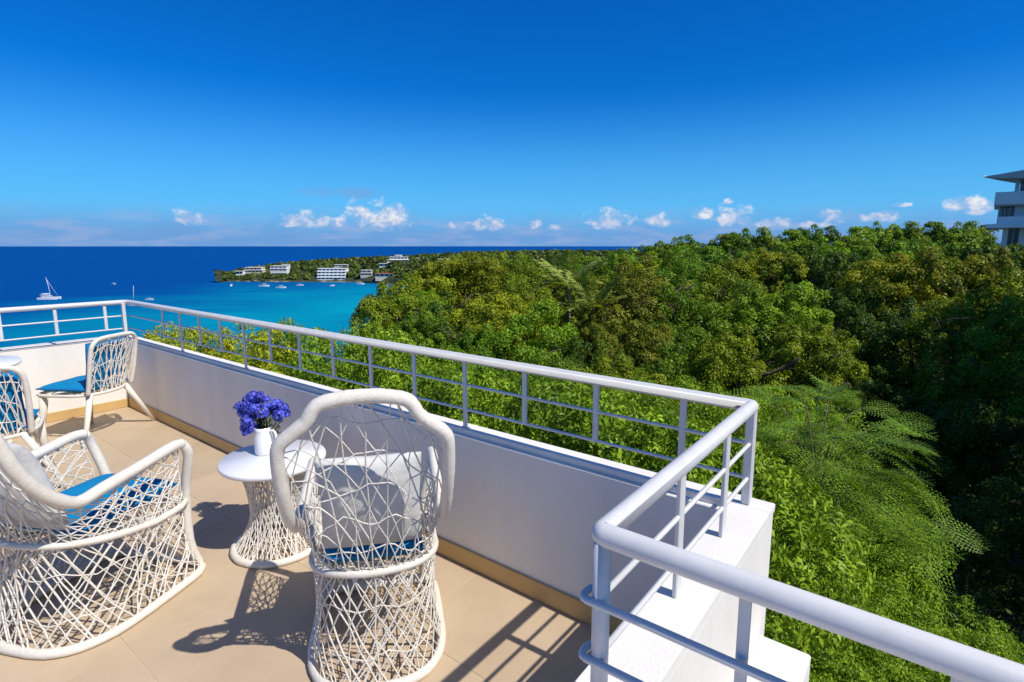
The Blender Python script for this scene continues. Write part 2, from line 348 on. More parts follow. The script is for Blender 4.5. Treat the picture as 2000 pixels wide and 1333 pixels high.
# trees that one can tell apart: bearing px, crown top py, distance, crown radius, tree height, leaf colour, label
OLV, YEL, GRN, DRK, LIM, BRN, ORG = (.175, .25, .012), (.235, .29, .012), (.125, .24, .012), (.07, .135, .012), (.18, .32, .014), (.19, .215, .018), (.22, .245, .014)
TREES = [
 (778, 553, 40, 3.3, 9, OLV, 'olive green tree at the left end of the forest overhanging the bay'),
 (848, 516, 45, 3.8, 10, YEL, 'yellowish olive tree right of the red-roofed shore buildings'),
 (930, 500, 47, 4.0, 10, ORG, 'rust-tinged tree on the forest skyline left of the palms'),
 (1015, 505, 47, 3.8, 10, OLV, 'olive tree on the forest skyline just left of the palms'),
 (1185, 508, 46, 3.8, 9, GRN, 'green tree on the forest skyline just right of the palms'),
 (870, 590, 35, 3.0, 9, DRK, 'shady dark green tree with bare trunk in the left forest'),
 (790, 622, 31, 2.5, 7, GRN, 'low green tree at the water edge of the forest left'),
 (965, 580, 34, 3.4, 9, YEL, 'bright yellow-olive bushy tree in the middle of the left forest'),
 (1050, 600, 31, 3.1, 9, LIM, 'light green dense tree below the palms'),
 (1152, 592, 33, 1.9, 8, BRN, 'dry brown sparse tree right below the palms'),
 (1240, 516, 41, 3.8, 10, BRN, 'large brown-tinted tree in the centre of the forest'),
 (1262, 612, 32, 2.9, 9, BRN, 'smaller brownish tree in front of the large brown-tinted tree'),
 (1095, 540, 47, 3.2, 9, OLV, 'olive tree growing round the foot of the palms'),
 (1335, 496, 50, 4.3, 10, GRN, 'green tree on the slope behind the brown-tinted tree'),
 (1400, 530, 41, 3.8, 10, OLV, 'olive tree right of the large brown-tinted tree'),
 (1455, 568, 35, 3.4, 9, GRN, 'full green tree above the railing corner'),
 (1545, 566, 33, 3.4, 9, LIM, 'lime green tree at the left rim of the dark ravine'),
 (1585, 640, 29, 2.7, 8, OLV, 'drooping olive tree at the left rim of the dark ravine'),
 (1345, 655, 28, 2.8, 8, GRN, 'green tree behind the right third of the long railing'),
 (1440, 655, 28, 2.7, 8, OLV, 'olive tree just above the far railing corner'),
 (1200, 690, 26, 2.5, 7, OLV, 'low olive tree behind the long railing below the brown tree'),
 (955, 690, 25, 2.8, 8, GRN, 'green tree behind the middle of the long railing'),
 (850, 690, 24, 2.5, 7, LIM, 'light green tree behind the railing left of the middle'),
 (1075, 700, 22, 2.4, 7, GRN, 'round green tree behind the railing above the high-back chair'),
 (1490, 495, 58, 4.4, 10, YEL, 'yellow-green tree on the middle slope left of the orange-tinged trees'),
 (1570, 488, 58, 4.2, 10, GRN, 'green tree on the middle slope above the ravine'),
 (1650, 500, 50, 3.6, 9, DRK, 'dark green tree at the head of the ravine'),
 (1745, 505, 38, 3.8, 10, YEL, 'yellowish tree at the right side of the ravine'),
 (1832, 498, 36, 3.8, 10, ORG, 'orange-tinged tree on the right of the ravine'),
 (1935, 500, 35, 3.8, 10, BRN, 'brown-tinged tree below the white building'),
 (2030, 515, 32, 3.8, 10, OLV, 'olive tree cut by the right edge of the picture'),
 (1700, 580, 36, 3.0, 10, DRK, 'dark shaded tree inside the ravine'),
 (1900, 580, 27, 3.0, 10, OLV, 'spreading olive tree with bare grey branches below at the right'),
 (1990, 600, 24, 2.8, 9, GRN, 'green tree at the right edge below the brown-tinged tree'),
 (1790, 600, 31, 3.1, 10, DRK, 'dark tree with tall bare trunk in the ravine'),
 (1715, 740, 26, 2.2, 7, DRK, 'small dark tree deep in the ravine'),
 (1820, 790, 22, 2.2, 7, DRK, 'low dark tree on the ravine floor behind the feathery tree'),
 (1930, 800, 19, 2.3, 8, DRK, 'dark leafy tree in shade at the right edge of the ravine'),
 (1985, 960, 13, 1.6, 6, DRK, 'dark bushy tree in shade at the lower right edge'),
]
RIDGE = []
SECOND = [(745, 590, 44, 3.0), (800, 545, 52, 3.6), (860, 528, 54, 3.8), (905, 510, 56, 3.8), (965, 503, 57, 4.0), (1030, 508, 56, 3.8), (1085, 508, 57, 3.8), (1140, 506, 58, 3.8), (1205, 503, 58, 3.8), (1265, 498, 58, 3.8),
          (830, 575, 42, 3.0), (1005, 560, 42, 3.0), (1310, 570, 38, 3.0), (1150, 660, 30, 2.4), (905, 650, 30, 2.4)]
for i, (x0, y0, d) in enumerate([(1225, 492, 95), (1275, 483, 92), (1320, 473, 88), (1365, 466, 86), (1410, 459, 84), (1455, 455, 84), (1500, 451, 84), (1545, 450, 86), (1590, 449, 88), (1635, 449, 88),
        (1680, 447, 90), (1725, 443, 92), (1770, 438, 92), (1815, 437, 92), (1860, 441, 94), (1900, 436, 96), (1918, 444, 99), (2035, 482, 66), (2110, 480, 66), (2160, 446, 96)]):
    RIDGE.append((x0 + random.uniform(-8, 8), y0 + random.uniform(-2, 3), d, random.uniform(3.6, 4.6), 9))
for (x0, x1, y0, y1, d, n) in [(1290, 1900, 489, 463, 70, 12), (1400, 2000, 498, 478, 60, 11), (1180, 1300, 500, 496, 70, 3)]:
    for k in range(n):
        t = (k + random.uniform(-.3, .3)) / max(1, n - 1); RIDGE.append((x0 + (x1 - x0) * t, y0 + (y1 - y0) * t + random.uniform(-3, 5), d + random.uniform(-4, 4), random.uniform(3.2, 4.4), 9))
# big unseen trees beyond the right edge, added to shade the ravine
SHADE_TREES = [(6.2, 10.5, 3.2, 3.0, 11), (7.0, 15.5, 5.5, 3.6, 13), (7.4, 21, 7.4, 3.8, 14), (8.2, 27, 8.0, 4.0, 14), (9.0, 33, 7.6, 4.0, 13), (10.0, 39, 7.0, 4.0, 12), (12, 18, 7, 4, 13), (13, 29, 8, 4, 13)]   # x, y, top, radius, height

ctrl = []
def addc(p, H): ctrl.append((p.x, p.y, p.z - H))
for t in TREES: addc(at(t[0], t[1], t[2]), t[4])
for t in RIDGE: addc(at(*t[:3]), t[4])
for t in SECOND: addc(at(*t[:3]), 9)
for t in SHADE_TREES: addc(Vector(t[:3]), t[4])
for x in (-9, -7, -5, -3, -1, 1, 3): ctrl += [(x, 3, -2.2), (x, 6, -3.8), (x, -1, -3.0), (x, -12, 0)]
for px, py, d, H in [(700, 690, 20, 5), (640, 700, 16, 4), (560, 700, 14, 4), (420, 720, 14, 4), (300, 720, 14, 4)]: addc(at(px, py, d), H)
for px, d, z in [(700, 45, -14), (640, 40, -14), (540, 35, -13), (400, 30, -12), (250, 28, -12), (100, 25, -12), (-100, 25, -12), (700, 75, -34), (600, 70, -36), (450, 65, -38), (250, 60, -38), (50, 60, -38), (-200, 60, -36),
                 (820, 80, -32), (820, 110, -44), (650, 110, -46), (400, 100, -46), (100, 100, -46), (930, 130, -38), (930, 170, -46), (1050, 140, -26), (1120, 200, -40), (1250, 150, -14), (1400, 150, -6), (1800, 150, -6), (2200, 150, -4), (2600, 90, -2), (3000, 60, 0),
                 (1060, 240, -48), (1250, 240, -38), (1300, 330, -48), (1600, 300, -30), (2200, 300, -25), (1600, 450, -46), (2200, 450, -46), (3000, 300, -30)]:
    p = at(px, 481, d); ctrl.append((p.x, p.y, z))
CT = np.array(ctrl)
def ground(x, y):
    d2 = (CT[:, 0] - x) ** 2 + (CT[:, 1] - y) ** 2 + 2.0
    w = d2 ** -1.6; z = float((w * CT[:, 2]).sum() / w.sum())
    # bay side: the hill ends at the shore
    r = math.hypot(x, y); a = math.degrees(math.atan2(x, y)) + math.degrees(YAW)      # bearing right of the view axis
    lim = float(np.interp(a, [-90, -45, -22, -14, -8, -2, 4, 9, 14, 40, 80], [55, 60, 62, 66, 80, 110, 150, 210, 300, 340, 400]))
    if r > lim * .6: z = z + (-47 - z) * min(1, (r - lim * .6) / (lim * .4)) ** 1.5
    if a < -100 or a > 130: z = min(z, -2.5)
    return z
def build_land():
    n = 150; rs = [2.4 * (1.062 ** i) for i in range(92)]; a0, a1 = R(-165), R(165)
    v = []; f = []
    for r in rs:
        for k in range(n):
            a = a0 + (a1 - a0) * k / (n - 1) + YAW * 0; x, y = r * math.sin(a), r * math.cos(a); v.append((x, y, ground(x, y) + (0.0 if y > 2.3 or x < -7.2 or r > 14 else -2.0)))
    for i in range(len(rs) - 1):
        for k in range(n - 1): f.append((i * n + k, i * n + k + 1, (i + 1) * n + k + 1, (i + 1) * n + k))
    me = bpy.data.meshes.new('hillside'); me.from_pydata(v, [], [q[::-1] for q in f]); me.materials.append(M['soil']); me.polygons.foreach_set('use_smooth', [True] * len(f))
    tag(link('hillside', me), kind='structure')
build_land()

# ------------------------------------------------------------------ terrace
def pieces_floor():
    fl = MB(); fl.box(XL - .02, XS_IN + .02, -3.0, WY + .02, -.25, -.0016); o = tag(fl.build('terrace_floor', M['grout']), kind='structure')
    X = [-1.775 - .805 * k for k in range(-1, 7)]; Y = [1.48 - .80 * k for k in range(-1, 6)]
    xs = sorted([XL] + [x for x in X if XL < x < XS_IN - .03] + [XS_IN]); ys = sorted([-3.0] + [y for y in Y if -3.0 < y < WY] + [WY])
    for i in range(len(xs) - 1):
        for j in range(len(ys) - 1):
            w, d = xs[i + 1] - xs[i], ys[j + 1] - ys[j]; b = MB(); g = .0019
            b.box(-w / 2 + g, w / 2 - g, -d / 2 + g, d / 2 - g, -.0013, .0004, .0006)
            t = b.build('floor_tile', M['tile'], o); t.location = ((xs[i] + xs[i + 1]) / 2, (ys[j] + ys[j + 1]) / 2, random.uniform(-.0005, .0005))
pieces_floor()
def parapets():
    # long wall: body, thin lip, raised coping kerb, skirting
    o = empty('parapet_wall', ((XL + XS_IN) / 2, 2.07, 0), label='long white plastered parapet wall under the railing beside the trees', cat='wall')
    def part(name, mt, x0, x1, y0, y1, z0, z1, root, bev=.004):
        b = MB(); b.box(x0 - root.location.x, x1 - root.location.x, y0 - root.location.y, y1 - root.location.y, z0, z1, bev); return b.build(name, mt, root)
    part('wall', M['plaster'], XL - .16, XS_OUT, WY, WOUT, -6, WTOP - .022, o)
    part('coping', M['plaster'], XL - .16, XS_OUT + .004, WY + .022, WOUT + .006, WTOP - .022, WTOP + .008, o, .003)
    part('skirting', M['skirt'], XL, XS_IN, WY - .014, WY - .0005, .002, .098, o, .003)
    o = empty('parapet_wall', (-6.82, 0, 0), label='low white parapet wall on the sea side behind the dining chairs', cat='wall')
    part('wall', M['plaster'], XL - .16, XL, -3, WY - .002, -6, WTOP - .004, o)
    part('coping', M['plaster'], XL - .165, XL + .006, -3, WY + .011, WTOP - .004, WTOP + .014, o, .005)
    part('skirting', M['skirt'], XL + .0005, XL + .014, -3, WY - .016, .002, .092, o, .003)
    o = empty('parapet_wall', (-.48, 1.4, 0), label='short white parapet wall between the two near railing corners', cat='wall')
    part('wall', M['plaster'], XS_IN, XS_OUT + .001, .86, WY - .001, -6, WTOP - .03, o)
    part('coping', M['plaster'], XS_IN - .002, XS_OUT + .0035, .86, WY + .0215, WTOP - .03, WTOP + .0075, o, .003)
    part('skirting', M['skirt'], XS_IN - .014, XS_IN - .0005, .86, WY - .016, .002, .096, o, .003)
    part('ledge', M['plaster'], XS_OUT, -.235, .3, 2.03, -6, .275, o, .006)
    o = empty('parapet_wall', (.9, .9, 0), label='white parapet wall under the nearest railing at the lower right', cat='wall')
    part('wall', M['plaster'], XS_OUT + .003, 3.0, .84, .99, -6, WTOP - .02, o)
    o = empty('terrace_block', (0, -1.2, 0), label='white plastered body of the terrace under the viewer', cat='building')
    part('wall', M['plaster'], XS_OUT - .14, 3.0, -3.0, .838, -6, -.01, o)
parapets()
RZ, RR = 1.126, .0235
def railing():
    o = empty('terrace_railing', (-3.4, 2.065, WTOP), label='white tubular metal railing running round the terrace parapet', cat='railing')
    off = -o.location
    YR, XR, XF = 2.063, -.492, -6.66
    def bld(b, name): b.xf(Matrix.Translation(off)); return b.build(name, M['rail'], o)
    def seg(a, b, r, name, n=14, sub=1):
        t = MB(); t.tube([Vector(a).lerp(Vector(b), k / sub) for k in range(sub + 1)], r, n); return bld(t, name)
    def arc(c, a, b, rad, n=5):   # fillet corner c between directions to a and b
        c, a, b = Vector(c), Vector(a), Vector(b); u, v = (a - c).normalized(), (b - c).normalized(); p, q = c + u * rad, c + v * rad
        return [(p * (1 - t) ** 2 + c * 2 * t * (1 - t) + q * t * t) for t in [k / n for k in range(n + 1)]]
    for z, r, name, y_, x_ in ((RZ, RR, 'top_rail', 0, 0), (.984, .0075, 'middle_rail', -.0, 0), (.852, .0075, 'lower_rail', 0, 0)):
        A, B, C_, D, E_ = (XF, -3, z), (XF, YR, z), (XR, YR, z), (XR, YN, z), (3.0, YN, z)
        fb = .10 if name == 'top_rail' else .05; fr = .012
        pts = [Vector(A)] + arc(B, A, C_, fb) + arc(C_, B, D, fr) + (arc(D, C_, E_, fr) if name == 'top_rail' else [])
        if name == 'top_rail':
            pts += [Vector(E_)]; t = MB(); t.tube(pts, r, 16); bld(t, name)
        else:
            t = MB(); t.tube(pts + [Vector(D)], r, 8); bld(t, name)
            # the near run is a rod of its own, bent round the post on its inner side
            t = MB(); t.tube(catmull([(XR - .004, YN + .02, z + .012), (XR - .026, YN + .01, z + .006), (XR - .026, YN - .018, z), (XR + .02, YN - .019, z), (XR + .1, YN - .017, z)], 4) + [Vector((3.0, YN - .012, z))], r * 1.15, 8)
            t.ball((XR - .012, YN + .012, z + .016), .0115, 10, 6); bld(t, name)
    def post(x, y, z0, z1, w, t, ang=0, name='post'):
        b = MB(); b.box(-w / 2, w / 2, -t / 2, t / 2, z0, z1, .003); b.xf(Matrix.Translation((x, y, 0)) @ Matrix.Rotation(ang, 4, 'Z')); bld(b, name)
    xs = [-.745 - .387 * k for k in range(14)]
    full = (3, 5, 9, 12)
    for k, x in enumerate(xs):
        post(x, YR, (WTOP + .01) if k in full else .846, RZ - .012, .027, .012)
        if k in full: b = MB(); b.box(x - .026, x + .026, YR - .022, YR + .022, WTOP + .0085, WTOP + .0125, .001); bld(b, 'base_plate')
    post(XF + .03, YR - .05, WTOP + .01, RZ - .01, .034, .03)
    for y in (1.86, 1.46, 1.06, .66, .26, -.14): post(XF, y, .846 if y != .66 else WTOP, RZ - .01, .012, .027)
    # short run: flat bars down to the coping, round stout corner posts
    for y in (1.775, 1.375): post(XR, y, WTOP + .008, RZ - .012, .014, .034)
    b = MB(); b.box(-.017, .017, -.014, .014, WTOP + .008, RZ - .004, .005); b.xf(Matrix.Translation((XR, YR, 0))); bld(b, 'post')
    t = MB(); t.tube([(XR + .004, YN, WTOP - .03), (XR + .004, YN, RZ - .004)], .0185, 14); bld(t, 'post')
    for x in (-.212, .075, .36, .66): post(x, YN, WTOP - .03, RZ - .012, .02, .012)
railing()

# ------------------------------------------------------------------ woven fibreglass furniture
def ring_pt(th, hw, y0, y1, z, p=2.4, pf=8.0):
    cx = math.sin(th); cy = math.cos(th); p = p + (pf - p) * min(1, max(0, (cy + .25) / .6)); k = (abs(cx) ** p + abs(cy) ** p) ** (-1 / p)
    hy = (y1 - y0) / 2; return Vector((cx * k * hw, (y0 + y1) / 2 + cy * k * hy, z))
def web(surf, t0, t1, nv, rows, seed, r=.0046, nd=1.0, wrap=False, jit=.1, steps=(2, 3, 3, 4, 5), vert=.5, extra=.2):
    """resin-soaked strands wound taut between two rims, crossing in stars; surf(theta, v)"""
    rg = random.Random(seed); b = MB(); dt = (t1 - t0) / nv
    def strand(ta, tb, va=0.0, vb=1.0):
        n = max(3, int(10 * abs(vb - va))); j0 = rg.uniform(-jit, jit) * dt; w1, w2 = rg.uniform(-.12, .12) * dt, rg.uniform(-.10, .10) * dt; pts = []
        for k in range(n + 1):
            u = k / n; th = ta + (tb - ta) * u + j0 + w1 * math.sin(u * 9 + ta * 7) + w2 * math.sin(u * 17 + ta * 3); v = va + (vb - va) * u
            if not wrap: th = min(t1, max(t0, th))
            pts.append(surf(th, v) + Vector((rg.uniform(-1, 1), rg.uniform(-1, 1), rg.uniform(-1, 1))) * .0018)
        b.tube(pts, r * rg.uniform(.65, 1.2), 5, cap=False)
    for i in range(nv + (0 if wrap else 1)):
        th = t0 + i * dt
        if rg.random() < vert: strand(th, th)
        for sgn in (-1, 1):
            for rep in range(2):
                if rg.random() > (nd if rep == 0 else extra): continue
                k = steps[0] if rep == 0 else rg.choice(steps); tb = th + sgn * k * dt
                if wrap or t0 - .01 <= tb <= t1 + .01: strand(th, tb)
                else:
                    lim = t1 if sgn > 0 else t0; fr = (lim - th) / (tb - th)
                    if fr > .1: strand(th, lim, 0, fr)
                    if fr < .85: strand(lim, lim - sgn * dt * k * (1 - fr), fr, 1)
    for q in range(rows):
        v0 = (q + .8) / (rows + .4); n = nv * 2; ph = rg.uniform(0, 6)
        pts = [surf(t0 + (t1 - t0) * i / n, min(.98, max(.02, v0 + .025 * math.sin(ph + i * .8) + rg.uniform(-.012, .012)))) for i in range(n + (0 if wrap else 1))]
        b.tube(pts, r * .85, 5, closed=wrap, cap=False)
    return b
def pillow_mesh(w, d, h, mt, p=3.0, n=14, sag=0.0, name='cushion'):
    b = MB(); vs = []; fs = []
    for s in (1, -1):
        base = len(vs)
        for i in range(n + 1):
            for j in range(n + 1):
                u, v = -1 + 2 * i / n, -1 + 2 * j / n
                u, v = math.sin(u * math.pi / 2), math.sin(v * math.pi / 2)
                k = max(0.0, (1 - abs(u) ** p) * (1 - abs(v) ** p)) ** .5
                e = .985 + .03 * math.cos(5 * u + 3 * v)
                ins = 1 - .05 * (1 - abs(v)) * abs(u) - .05 * (1 - abs(u)) * abs(v)
                vs.append((u * w / 2 * ins, v * d / 2 * ins, s * h / 2 * k * e - sag * (1 - u * u) * (1 - v * v) * (s > 0)))
        for i in range(n):
            for j in range(n):
                q = (base + i * (n + 1) + j, base + (i + 1) * (n + 1) + j, base + (i + 1) * (n + 1) + j + 1, base + i * (n + 1) + j + 1); fs.append(q if s > 0 else q[::-1])
    b.add(vs, fs, True); return b.mesh(name, mt)
def piping(w, d, r=.006):
    b = MB(); pts = []; n = 12
    for k in range(4 * n):
        s = k // n; t = -1 + 2 * (k % n) / n; u, v = [(t, -1), (1, t), (-t, 1), (-1, -t)][s]
        ins = 1 - .05 * (1 - abs(v)) * abs(u) - .05 * (1 - abs(u)) * abs(v); pts.append((u * w / 2 * ins, v * d / 2 * ins, 0))
    b.tube(pts, r, 6, closed=True); return b
RIM_HIGH = [(0, -.465, 1.225), (.08, -.468, 1.221), (.155, -.468, 1.203), (.195, -.465, 1.152), (.235, -.46, 1.12), (.292, -.45, 1.07), (.302, -.425, .985), (.302, -.392, .895), (.30, -.338, .80), (.298, -.268, .72), (.292, -.19, .672), (.292, -.09, .685), (.292, .1, .712), (.292, .24, .735), (.288, .30, .73)]
RIM_SIDE = [(0, -.315, .915), (.10, -.317, .915), (.185, -.315, .905), (.232, -.305, .865), (.246, -.29, .79), (.248, -.27, .68), (.243, -.245, .55), (.236, -.215, .43)]
def rim_curve(half, n=5):
    left = [(-x, y, z) for x, y, z in half[1:]][::-1]
    return catmull(left + half, n)
def armchair(name, loc, facing, label, high=True, seed=1):
    """facing = world direction the sitter looks in"""
    rz = math.atan2(facing[1], facing[0]) - math.pi / 2
    o = empty(name, loc, rz, label=label, cat='chair', group='woven white fibreglass chairs')
    rg = random.Random(seed)
    half = RIM_HIGH if high else RIM_SIDE; rim = rim_curve(half)
    def wrapr(n, r, amp=.035): return [r * (1 + rg.uniform(-amp, amp)) for _ in range(n)]
    zs = .405 if high else .42; hw = .278 if high else .255; sy0, sy1 = (-.25, .345) if high else (-.25, .28)
    th_r = np.array([math.atan2(p.x, p.y) % (2 * math.pi) for p in rim]); order = np.argsort(th_r); TR = th_r[order]; PR = np.array([tuple(rim[i]) for i in order])
    t0, t1 = float(TR[0]), float(TR[-1])
    def rim_at(th): th = min(max(th, t0), t1); return Vector((np.interp(th, TR, PR[:, 0]), np.interp(th, TR, PR[:, 1]), np.interp(th, TR, PR[:, 2])))
    def seat_pt(th):        # the seat ring climbs towards the back
        p = ring_pt(th, hw, sy0, sy1, zs)
        if high: p.z += .075 * min(1, max(0, (.12 - p.y) / .36))
        return p
    seat_ring = [seat_pt(2 * math.pi * k / 48) for k in range(48)]
    def back(th, v):
        a = seat_pt(th); c = rim_at(th); p = a.lerp(c, v); bul = math.sin(math.pi * v) * (-.018)
        k = Vector((math.sin(th), math.cos(th), 0)); return p - k * (-bul) * .8
    rr = .0245 if high else .018
    b = MB(); b.tube(rim, wrapr(len(rim), rr), 12); b.build('rim', M['wrap'], o)
    b = MB(); b.tube(seat_ring, wrapr(48, .016 if high else .014), 10, closed=True); b.build('seat_ring', M['wrap'], o)
    tag(web(back, t0 + .02, t1 - .02, 24 if high else 9, 5 if high else 3, seed, .0033 if high else .0044, .95, steps=(5, 3, 4, 7) if high else (3, 2, 4), vert=.95, extra=.2).build('back_webbing', M['fibre'], o), kind='stuff')
    def seat(th, v): p = seat_pt(th); return Vector((p.x * v, (p.y - .03) * v + .03, p.z * v + (zs - .02) * (1 - v)))
    tag(web(seat, 0, 2 * math.pi, 22, 2, seed + 50, .0045, .4, wrap=True).build('seat_webbing', M['fibre'], o), kind='stuff')
    if high:
        B0 = dict(hw=.298, y0=-.28, y1=.40)
        base = [ring_pt(2 * math.pi * k / 56, B0['hw'], B0['y0'], B0['y1'], .019, 2.8) for k in range(56)]
        b = MB(); b.tube(base, wrapr(56, .0205, .06), 10, closed=True); b.build('base_ring', M['wrap'], o)
        def skirt(th, v):
            a = seat_pt(th); c = ring_pt(th, B0['hw'], B0['y0'], B0['y1'], .02, 2.8); e = .25 * v + .75 * v ** 3.0
            k = 1 - .05 * math.sin(math.pi * v)
            return Vector(((a.x + (c.x - a.x) * e) * k, (a.y + (c.y - a.y) * e) * k, a.z + (c.z - a.z) * v))
        tag(web(skirt, 0, 2 * math.pi, 34, 2, seed + 9, .0036, .95, wrap=True, steps=(5, 3, 4, 7, 8), vert=.4, extra=.35, jit=.3).build('base_webbing', M['fibre'], o), kind='stuff')
        for s in (-1, 1):   # front posts: arm end down to the base ring
            th = s * math.atan2(.28, .34); a_ = seat_pt(th); c_ = ring_pt(th, B0['hw'], B0['y0'], B0['y1'], .02, 2.8)
            p = catmull([(s * .288, .30, .73), (s * .29, .33, .66), a_ + Vector((s * .012, .012, .04)), skirt(th, .6) + Vector((s * .012, .014, 0)), c_], 5)
            b = MB(); b.tube(p, wrapr(len(p), .0225), 10); b.build('front_post', M['wrap'], o)
    else:
        for s in (-1, 1):
            b = MB(); b.tube([(s * .225, .215, .42), (s * .235, .235, .25), (s * .265, .275, 0)], [.036, .028, .02], 10); b.build('leg', M['wrap'], o)
            b = MB(); b.tube([(s * .19, -.19, .42), (s * .29, -.235, .22), (s * .40, -.28, 0)], [.026, .022, .016], 10); b.build('leg', M['wrap'], o)
    return o
def local(o, p): return o.matrix_basis @ Vector(p)
def place_on(chair, mesh_obj, p, rot):
    mesh_obj.matrix_basis = chair.matrix_basis @ Matrix.Translation(p) @ rot; return mesh_obj
def cushion(chair, kind, label, low=False, back=0.0):
    Rx = lambda a: Matrix.Rotation(R(a), 4, 'X')
    if kind == 'seat':
        w, d, h = (.42, .48, .11) if not low else (.46, .48, .08)
        o = link('seat_cushion', pillow_mesh(w, d, h, M['blue'], 5, 16, .006, 'seat_cushion')); piping(w, d).build('piping', M['piping'], o)
        place_on(chair, o, (0, .09 if not low else .035, (.405 if not low else .42) + (.09 if not low else .05)), Matrix.Identity(4)); tag(o, label, 'cushion', 'blue chair cushions')
    elif kind == 'back':
        w, d, h = .43, .40, .065
        o = link('back_cushion', pillow_mesh(w, d, h, M['blue'], 4, 14, 0, 'back_cushion')); piping(w, d).build('piping', M['piping'], o)
        place_on(chair, o, (0, -.205, .675), Rx(97)); tag(o, label, 'cushion', 'blue chair cushions')
    else:
        w, d, h = .42, .44, .16
        o = link('pillow', pillow_mesh(w, d, h, M['pillow'], 2.1, 18, 0, 'pillow')); place_on(chair, o, (0, -.185 - back, .735), Rx(108)); tag(o, label, 'pillow', 'pale grey pillows')
    return o
chA = armchair('woven_armchair', (-1.78, 1.357, 0), (-.77, .64), 'high-back woven white armchair seen from behind beside the small flower table', True, 3)
chA.scale = (.91, 1, 1)
cushion(chA, 'seat', 'blue seat cushion inside the high-back chair seen from behind'); cushion(chA, 'pillow', 'pale grey pillow leaning in the high-back chair seen from behind')
chB = armchair('woven_armchair', (-3.045, .65, 0), (-.41, .91), 'large woven white armchair with blue seat at the lower left edge', True, 11)
chB.scale = (1.05, 1.07, 1)
cushion(chB, 'seat', 'bright blue seat cushion of the large armchair at the lower left'); cushion(chB, 'pillow', 'pale grey pillow in the large armchair at the lower left', back=.05)
chC = armchair('woven_dining_chair', (-6.0, 1.49, 0), (-.85, -.53), 'four-legged woven white chair with blue cushions in the far terrace corner', False, 21)
cushion(chC, 'seat', 'blue seat cushion on the chair in the far terrace corner', True); cushion(chC, 'back', 'blue back cushion on the chair in the far terrace corner', True)
chD = armchair('woven_dining_chair', (-5.13, .70, 0), (-.95, .30), 'woven white chair cut by the left edge, its back to the viewer', False, 31)
cushion(chD, 'seat', 'blue seat cushion on the chair cut by the left edge', True); cushion(chD, 'back', 'blue back cushion seen through the webbing of the chair cut by the left edge', True)

def woven_table(name, loc, rt, h, rb, rw, label, seed, nv=34):
    o = empty(name, loc, 0, label=label, cat='table')
    b = MB(); b.lathe([(rt * .93, h - .03), (rt * .985, h - .027), (rt, h - .018), (rt, h - .008), (rt * .985, h), (.001, h + .0005)], 64, cap1=False); b.build('table_top', M['tabletop'], o)
    def s(th, v):
        k = abs(v - .58) / .58 if v < .58 else (v - .58) / .42
        r = rw + ((rt * .66 if v < .5 else rb) - rw) * (k ** 1.7); return Vector((math.sin(th) * r, math.cos(th) * r, (h - .028) * (1 - v) + .022 * v))
    tag(web(s, 0, 2 * math.pi, nv, 3, seed, .0034, 1.0, wrap=True, steps=(6, 4, 9), vert=.25, extra=.2).build('pedestal_webbing', M['fibre'], o), kind='stuff')
    b = MB(); rg = random.Random(seed); b.tube([(math.sin(2 * math.pi * k / 48) * rb, math.cos(2 * math.pi * k / 48) * rb, .018) for k in range(48)], [.02 * rg.uniform(.94, 1.06) for _ in range(48)], 10, closed=True); b.build('base_ring', M['wrap'], o)
    return o
TB = Vector((-2.865, 1.515, 0))
woven_table('side_table', TB, .28, .53, .235, .135, 'small round white side table with woven hourglass base holding the flowers', 41, 44)
woven_table('dining_table', (-6.30, .68, 0), .43, .735, .28, .17, 'round white table at the left edge between the dining chairs', 43)

# ------------------------------------------------------------------ jug with blue flowers
JP = onz(517, 886, .5305)
def jug():
    o = empty('jug', (JP.x, JP.y, .531), R(20), label='white ceramic jug on the side table', cat='jug')
    prof = [(.030, 0), (.046, .002), (.05, .012), (.051, .06), (.05, .095), (.044, .12), (.0425, .135), (.047, .158), (.0435, .158), (.039, .135), (.041, .118), (.046, .09), (.046, .02), (.02, .012)]
    def fn(p, q, r, z):
        if z > .12:
            k = max(0, math.cos(q - math.pi)) ** 6 * (z - .12) / .04; return Vector((p.x * (1 + .35 * k), p.y, p.z + .006 * k))
        return p
    b = MB(); b.lathe(prof, 36, cap0=True, cap1=True, fn=fn); b.build('body', M['ceramic'], o)
    b = MB(); b.tube(catmull([(.042, 0, .135), (.07, 0, .142), (.086, 0, .118), (.08, 0, .085), (.049, 0, .055)], 6), .007, 8); b.build('handle', M['ceramic'], o)
jug()
